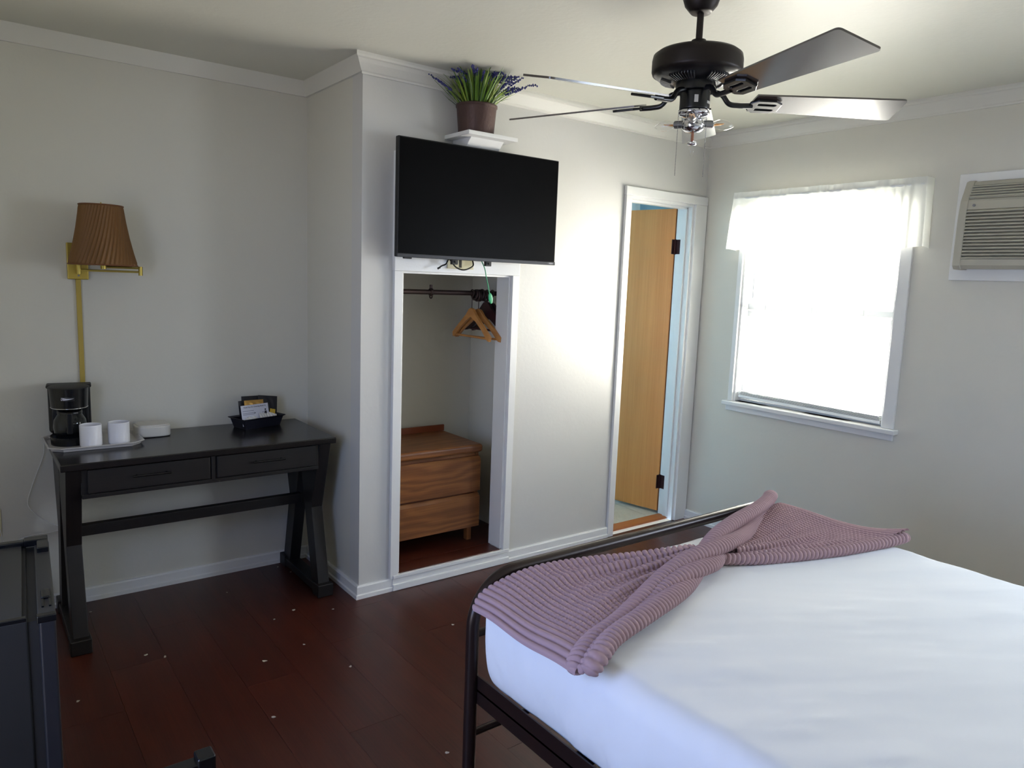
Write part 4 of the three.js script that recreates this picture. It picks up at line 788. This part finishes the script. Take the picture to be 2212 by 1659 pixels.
{ // twisted throw blanket across the foot of the bed
  const t = thing('throw_blanket', 'mauve ribbed plush throw twisted across the foot of the bed', 'blanket', [0, 0, 0]);
  const V = (a) => new THREE.Vector3(...a), crv = (pts) => new THREE.CatmullRomCurve3(pts.map(V), false, 'centripetal');
  const top = MT.y1 + 0.006, pitch = 0.0215, cross = 0.014;
  const rib = (s) => { const f = ((s % 1) + 1) % 1; return Math.pow(Math.max(0, 1 - Math.pow(2 * f - 1, 2)), 0.6); };
  // fan: ruled surface between two edge curves; u from the free end to the twist
  function fan(backPts, frontPts, len, width, hem, folds, flip, lift) {
    const B = crv(backPts), F = crv(frontPts), nu = Math.round(len / pitch) * 7, nv = 150;
    const raw = (u, v) => {
      const b = B.getPointAt(u), f = F.getPointAt(u), q = b.lerp(f, v), k = Math.pow(Math.max(0, (u - 0.18) / 0.82), 1.15);
      let y = 0; for (const [vc, wd, am] of folds) { const d = (v - vc) / (wd * (1.15 - 0.45 * u)); y += am * k * Math.exp(-d * d); }
      q.y += y + lift(u, v);
      return q;
    };
    return gridGeo(nu, nv, (u, v) => {
      const q = raw(u, v), e = 0.003, a = raw(Math.min(1, u + e), v).sub(raw(Math.max(0, u - e), v)), c = raw(u, Math.min(1, v + e)).sub(raw(u, Math.max(0, v - e)));
      const n = a.cross(c).normalize(); if (n.y < 0) n.negate();
      const s = u * len / pitch, hemF = Math.min(1, Math.max(0, (u * len - hem) / 0.05)), wv = v * width / cross;
      const dsp = 0.0095 * rib(s) * (1 - 0.15 * hemF) + 0.0026 * rib(wv) * hemF * rib(s);
      q.addScaledVector(n, dsp);
      return [q.x, q.y, q.z];
    }, flip);
  }
  const left = fan(
    [[-0.405, 0.648, 1.535], [-0.37, 0.668, 1.512], [-0.3, 0.686, 1.5], [-0.18, 0.696, 1.497], [-0.02, 0.69, 1.52], [0.16, 0.684, 1.575], [0.33, 0.69, 1.64]],
    [[-0.402, 0.652, 1.93], [-0.36, 0.672, 1.92], [-0.3, top, 1.9], [-0.16, top, 1.84], [0.0, top, 1.785], [0.18, top, 1.735], [0.35, top, 1.69]],
    0.82, 0.42, 0.07, [[0.03, 0.05, 0.026], [0.25, 0.055, 0.04], [0.5, 0.05, 0.034], [0.72, 0.05, 0.028]], false, (u, v) => 0.004 * Math.sin(v * 9 + u * 3));
  mesh('left_fan', left, Object.assign(M.blanket, { side: THREE.DoubleSide }), t);
  const right = fan(
    [[1.095, 0.66, 1.5], [1.06, 0.688, 1.49], [0.99, 0.694, 1.495], [0.88, 0.69, 1.535], [0.74, 0.685, 1.59], [0.6, 0.685, 1.645], [0.47, 0.69, 1.69]],
    [[1.105, 0.685, 1.945], [1.07, 0.68, 1.935], [1.0, top, 1.915], [0.88, top, 1.885], [0.74, top, 1.85], [0.58, top, 1.8], [0.43, top, 1.745]],
    0.78, 0.42, 0.05, [[0.86, 0.05, 0.03], [0.6, 0.05, 0.03], [0.35, 0.05, 0.026]], true, (u, v) => 0.03 * Math.pow(1 - u, 3) * Math.pow(v, 4) + 0.004 * Math.sin(v * 7 + u * 4));
  mesh('right_fan', right, M.blanket, t);
  // front roll of the right fan
  function strand(curve, r0, len, phase, turns, off, steps = 7) {
    const nu = Math.round(len / (pitch * 0.78)) * steps, nv = 26, fr = curve.computeFrenetFrames(nu, false), up = new THREE.Vector3(0, 1, 0);
    return gridGeo(nu, nv, (u, v) => {
      const c = curve.getPointAt(u), tg = curve.getTangentAt(u), sd = tg.clone().cross(up).normalize(), nn = sd.clone().cross(tg).normalize();
      const tw = phase + turns * Math.PI * 2 * (0.5 - 0.5 * Math.cos(Math.PI * Math.min(1, Math.max(0, (u - 0.12) / 0.76)))), o = off(u);
      c.addScaledVector(sd, Math.cos(tw) * o * 1.15).addScaledVector(nn, Math.sin(tw) * o * 0.8);
      const a = v * Math.PI * 2, s = u * len / (pitch * 0.78) + 0.35 * Math.sin(a + tw), cap = Math.min(u, 1 - u) * len / 0.02, r = (r0(u) + 0.008 * rib(s) - 0.005) * (cap < 1 ? Math.sqrt(Math.max(0, 1 - (1 - cap) * (1 - cap))) : 1);
      c.addScaledVector(sd, Math.cos(a) * r * 1.1).addScaledVector(nn, Math.sin(a) * r * 0.92);
      return [c.x, c.y, c.z];
    });
  }
  const spine = crv([[-0.398, 0.662, 1.94], [-0.365, 0.682, 1.93], [-0.3, 0.692, 1.9], [-0.16, 0.694, 1.86], [0.0, 0.698, 1.81], [0.2, 0.705, 1.745], [0.42, 0.715, 1.675], [0.62, 0.712, 1.61], [0.8, 0.708, 1.55], [0.94, 0.706, 1.5], [1.01, 0.708, 1.47], [1.045, 0.69, 1.44]]);
  const taper = (u) => 0.02 + 0.004 * Math.sin(Math.PI * u);
  for (const [ph, tn, off] of [[0.6, -0.85, (u) => 0.025 + 0.003 * Math.sin(u * 9)], [0.6 + Math.PI, -0.85, (u) => 0.026], [2.4, -1.0, (u) => 0.03 * Math.max(0, Math.sin(Math.PI * Math.min(1, Math.max(0, (u - 0.25) / 0.6))))]])
    mesh('twisted_strand', strand(spine, ph === 2.4 ? (u) => 0.009 + 0.017 * Math.max(0, Math.sin(Math.PI * Math.min(1, Math.max(0, (u - 0.18) / 0.72)))) : taper, 1.55, ph, tn, off), M.blanket, t);
  mesh('rolled_edge', strand(crv([[1.1, 0.698, 1.945], [1.05, 0.69, 1.93], [0.95, 0.684, 1.905], [0.8, 0.682, 1.868], [0.64, 0.682, 1.822], [0.5, 0.684, 1.775], [0.38, 0.69, 1.72]]), () => 0.017, 0.8, 0, 0, () => 0), M.blanket, t);
}

// ================================================================ LITTER ON THE FLOOR
for (const [x, z, s, label] of [
  [-1.179, 0.252, 7, 'white paper scrap on the floor beside the fridge door'],
  [-0.923, 0.038, 7, 'left one of a pair of paper scraps before the left desk leg'],
  [-0.864, 0.093, 7, 'right one of the pair of paper scraps before the left desk leg'],
  [-0.555, 0.333, 8, 'largest paper scrap, in the middle of the bare floor'],
  [-0.38, 0.289, 6, 'paper scrap just right of the largest scrap on the bare floor'],
  [-0.651, 0.716, 7, 'paper scrap nearest the luggage rack on the open floor'],
  [-0.495, -0.38, 5, 'faint paper scrap on the floor under the middle of the desk'],
  [-0.302, -0.035, 7, 'bright paper scrap in front of the right desk foot'],
  [-0.158, -0.458, 5, 'front one of two paper specks beside the right desk foot rail'],
  [-0.405, 0.007, 6, 'paper scrap just left of the bright one before the right desk foot'],
  [0.225, 0.474, 7, 'paper scrap on the floor between the closet and the footboard'],
  [-0.263, 1.207, 7, 'paper scrap beside the bed post at the lower edge of the picture'],
  [-0.149, 0.051, 5, 'small paper scrap near the baseboard at the closet corner'],
  [-0.19, -0.556, 5, 'rear one of two paper specks beside the right desk foot rail'],
  [-0.295, 0.553, 6, 'paper scrap on the bare floor towards the bed post'],
  [-1.046, -0.488, 5, 'paper speck by the baseboard behind the left desk leg']]) {
  const pts = []; const n = 7; for (let k = 0; k < n; k++) { const a = k / n * Math.PI * 2, r = s * 0.0009 * rr(0.5, 1.1); pts.push([Math.cos(a) * r * 1.4, Math.sin(a) * r]); }
  const g = extrude(pts, 0.0012); g.rotateX(-Math.PI / 2).rotateY(rr(0, 6));
  const m = mesh('paper_scrap', g, M.paper); m.position.set(x, 0.0002, z);
  tag(m, label, 'paper scrap', 'paper scraps on the floor');
}

renderer.render(scene, camera);
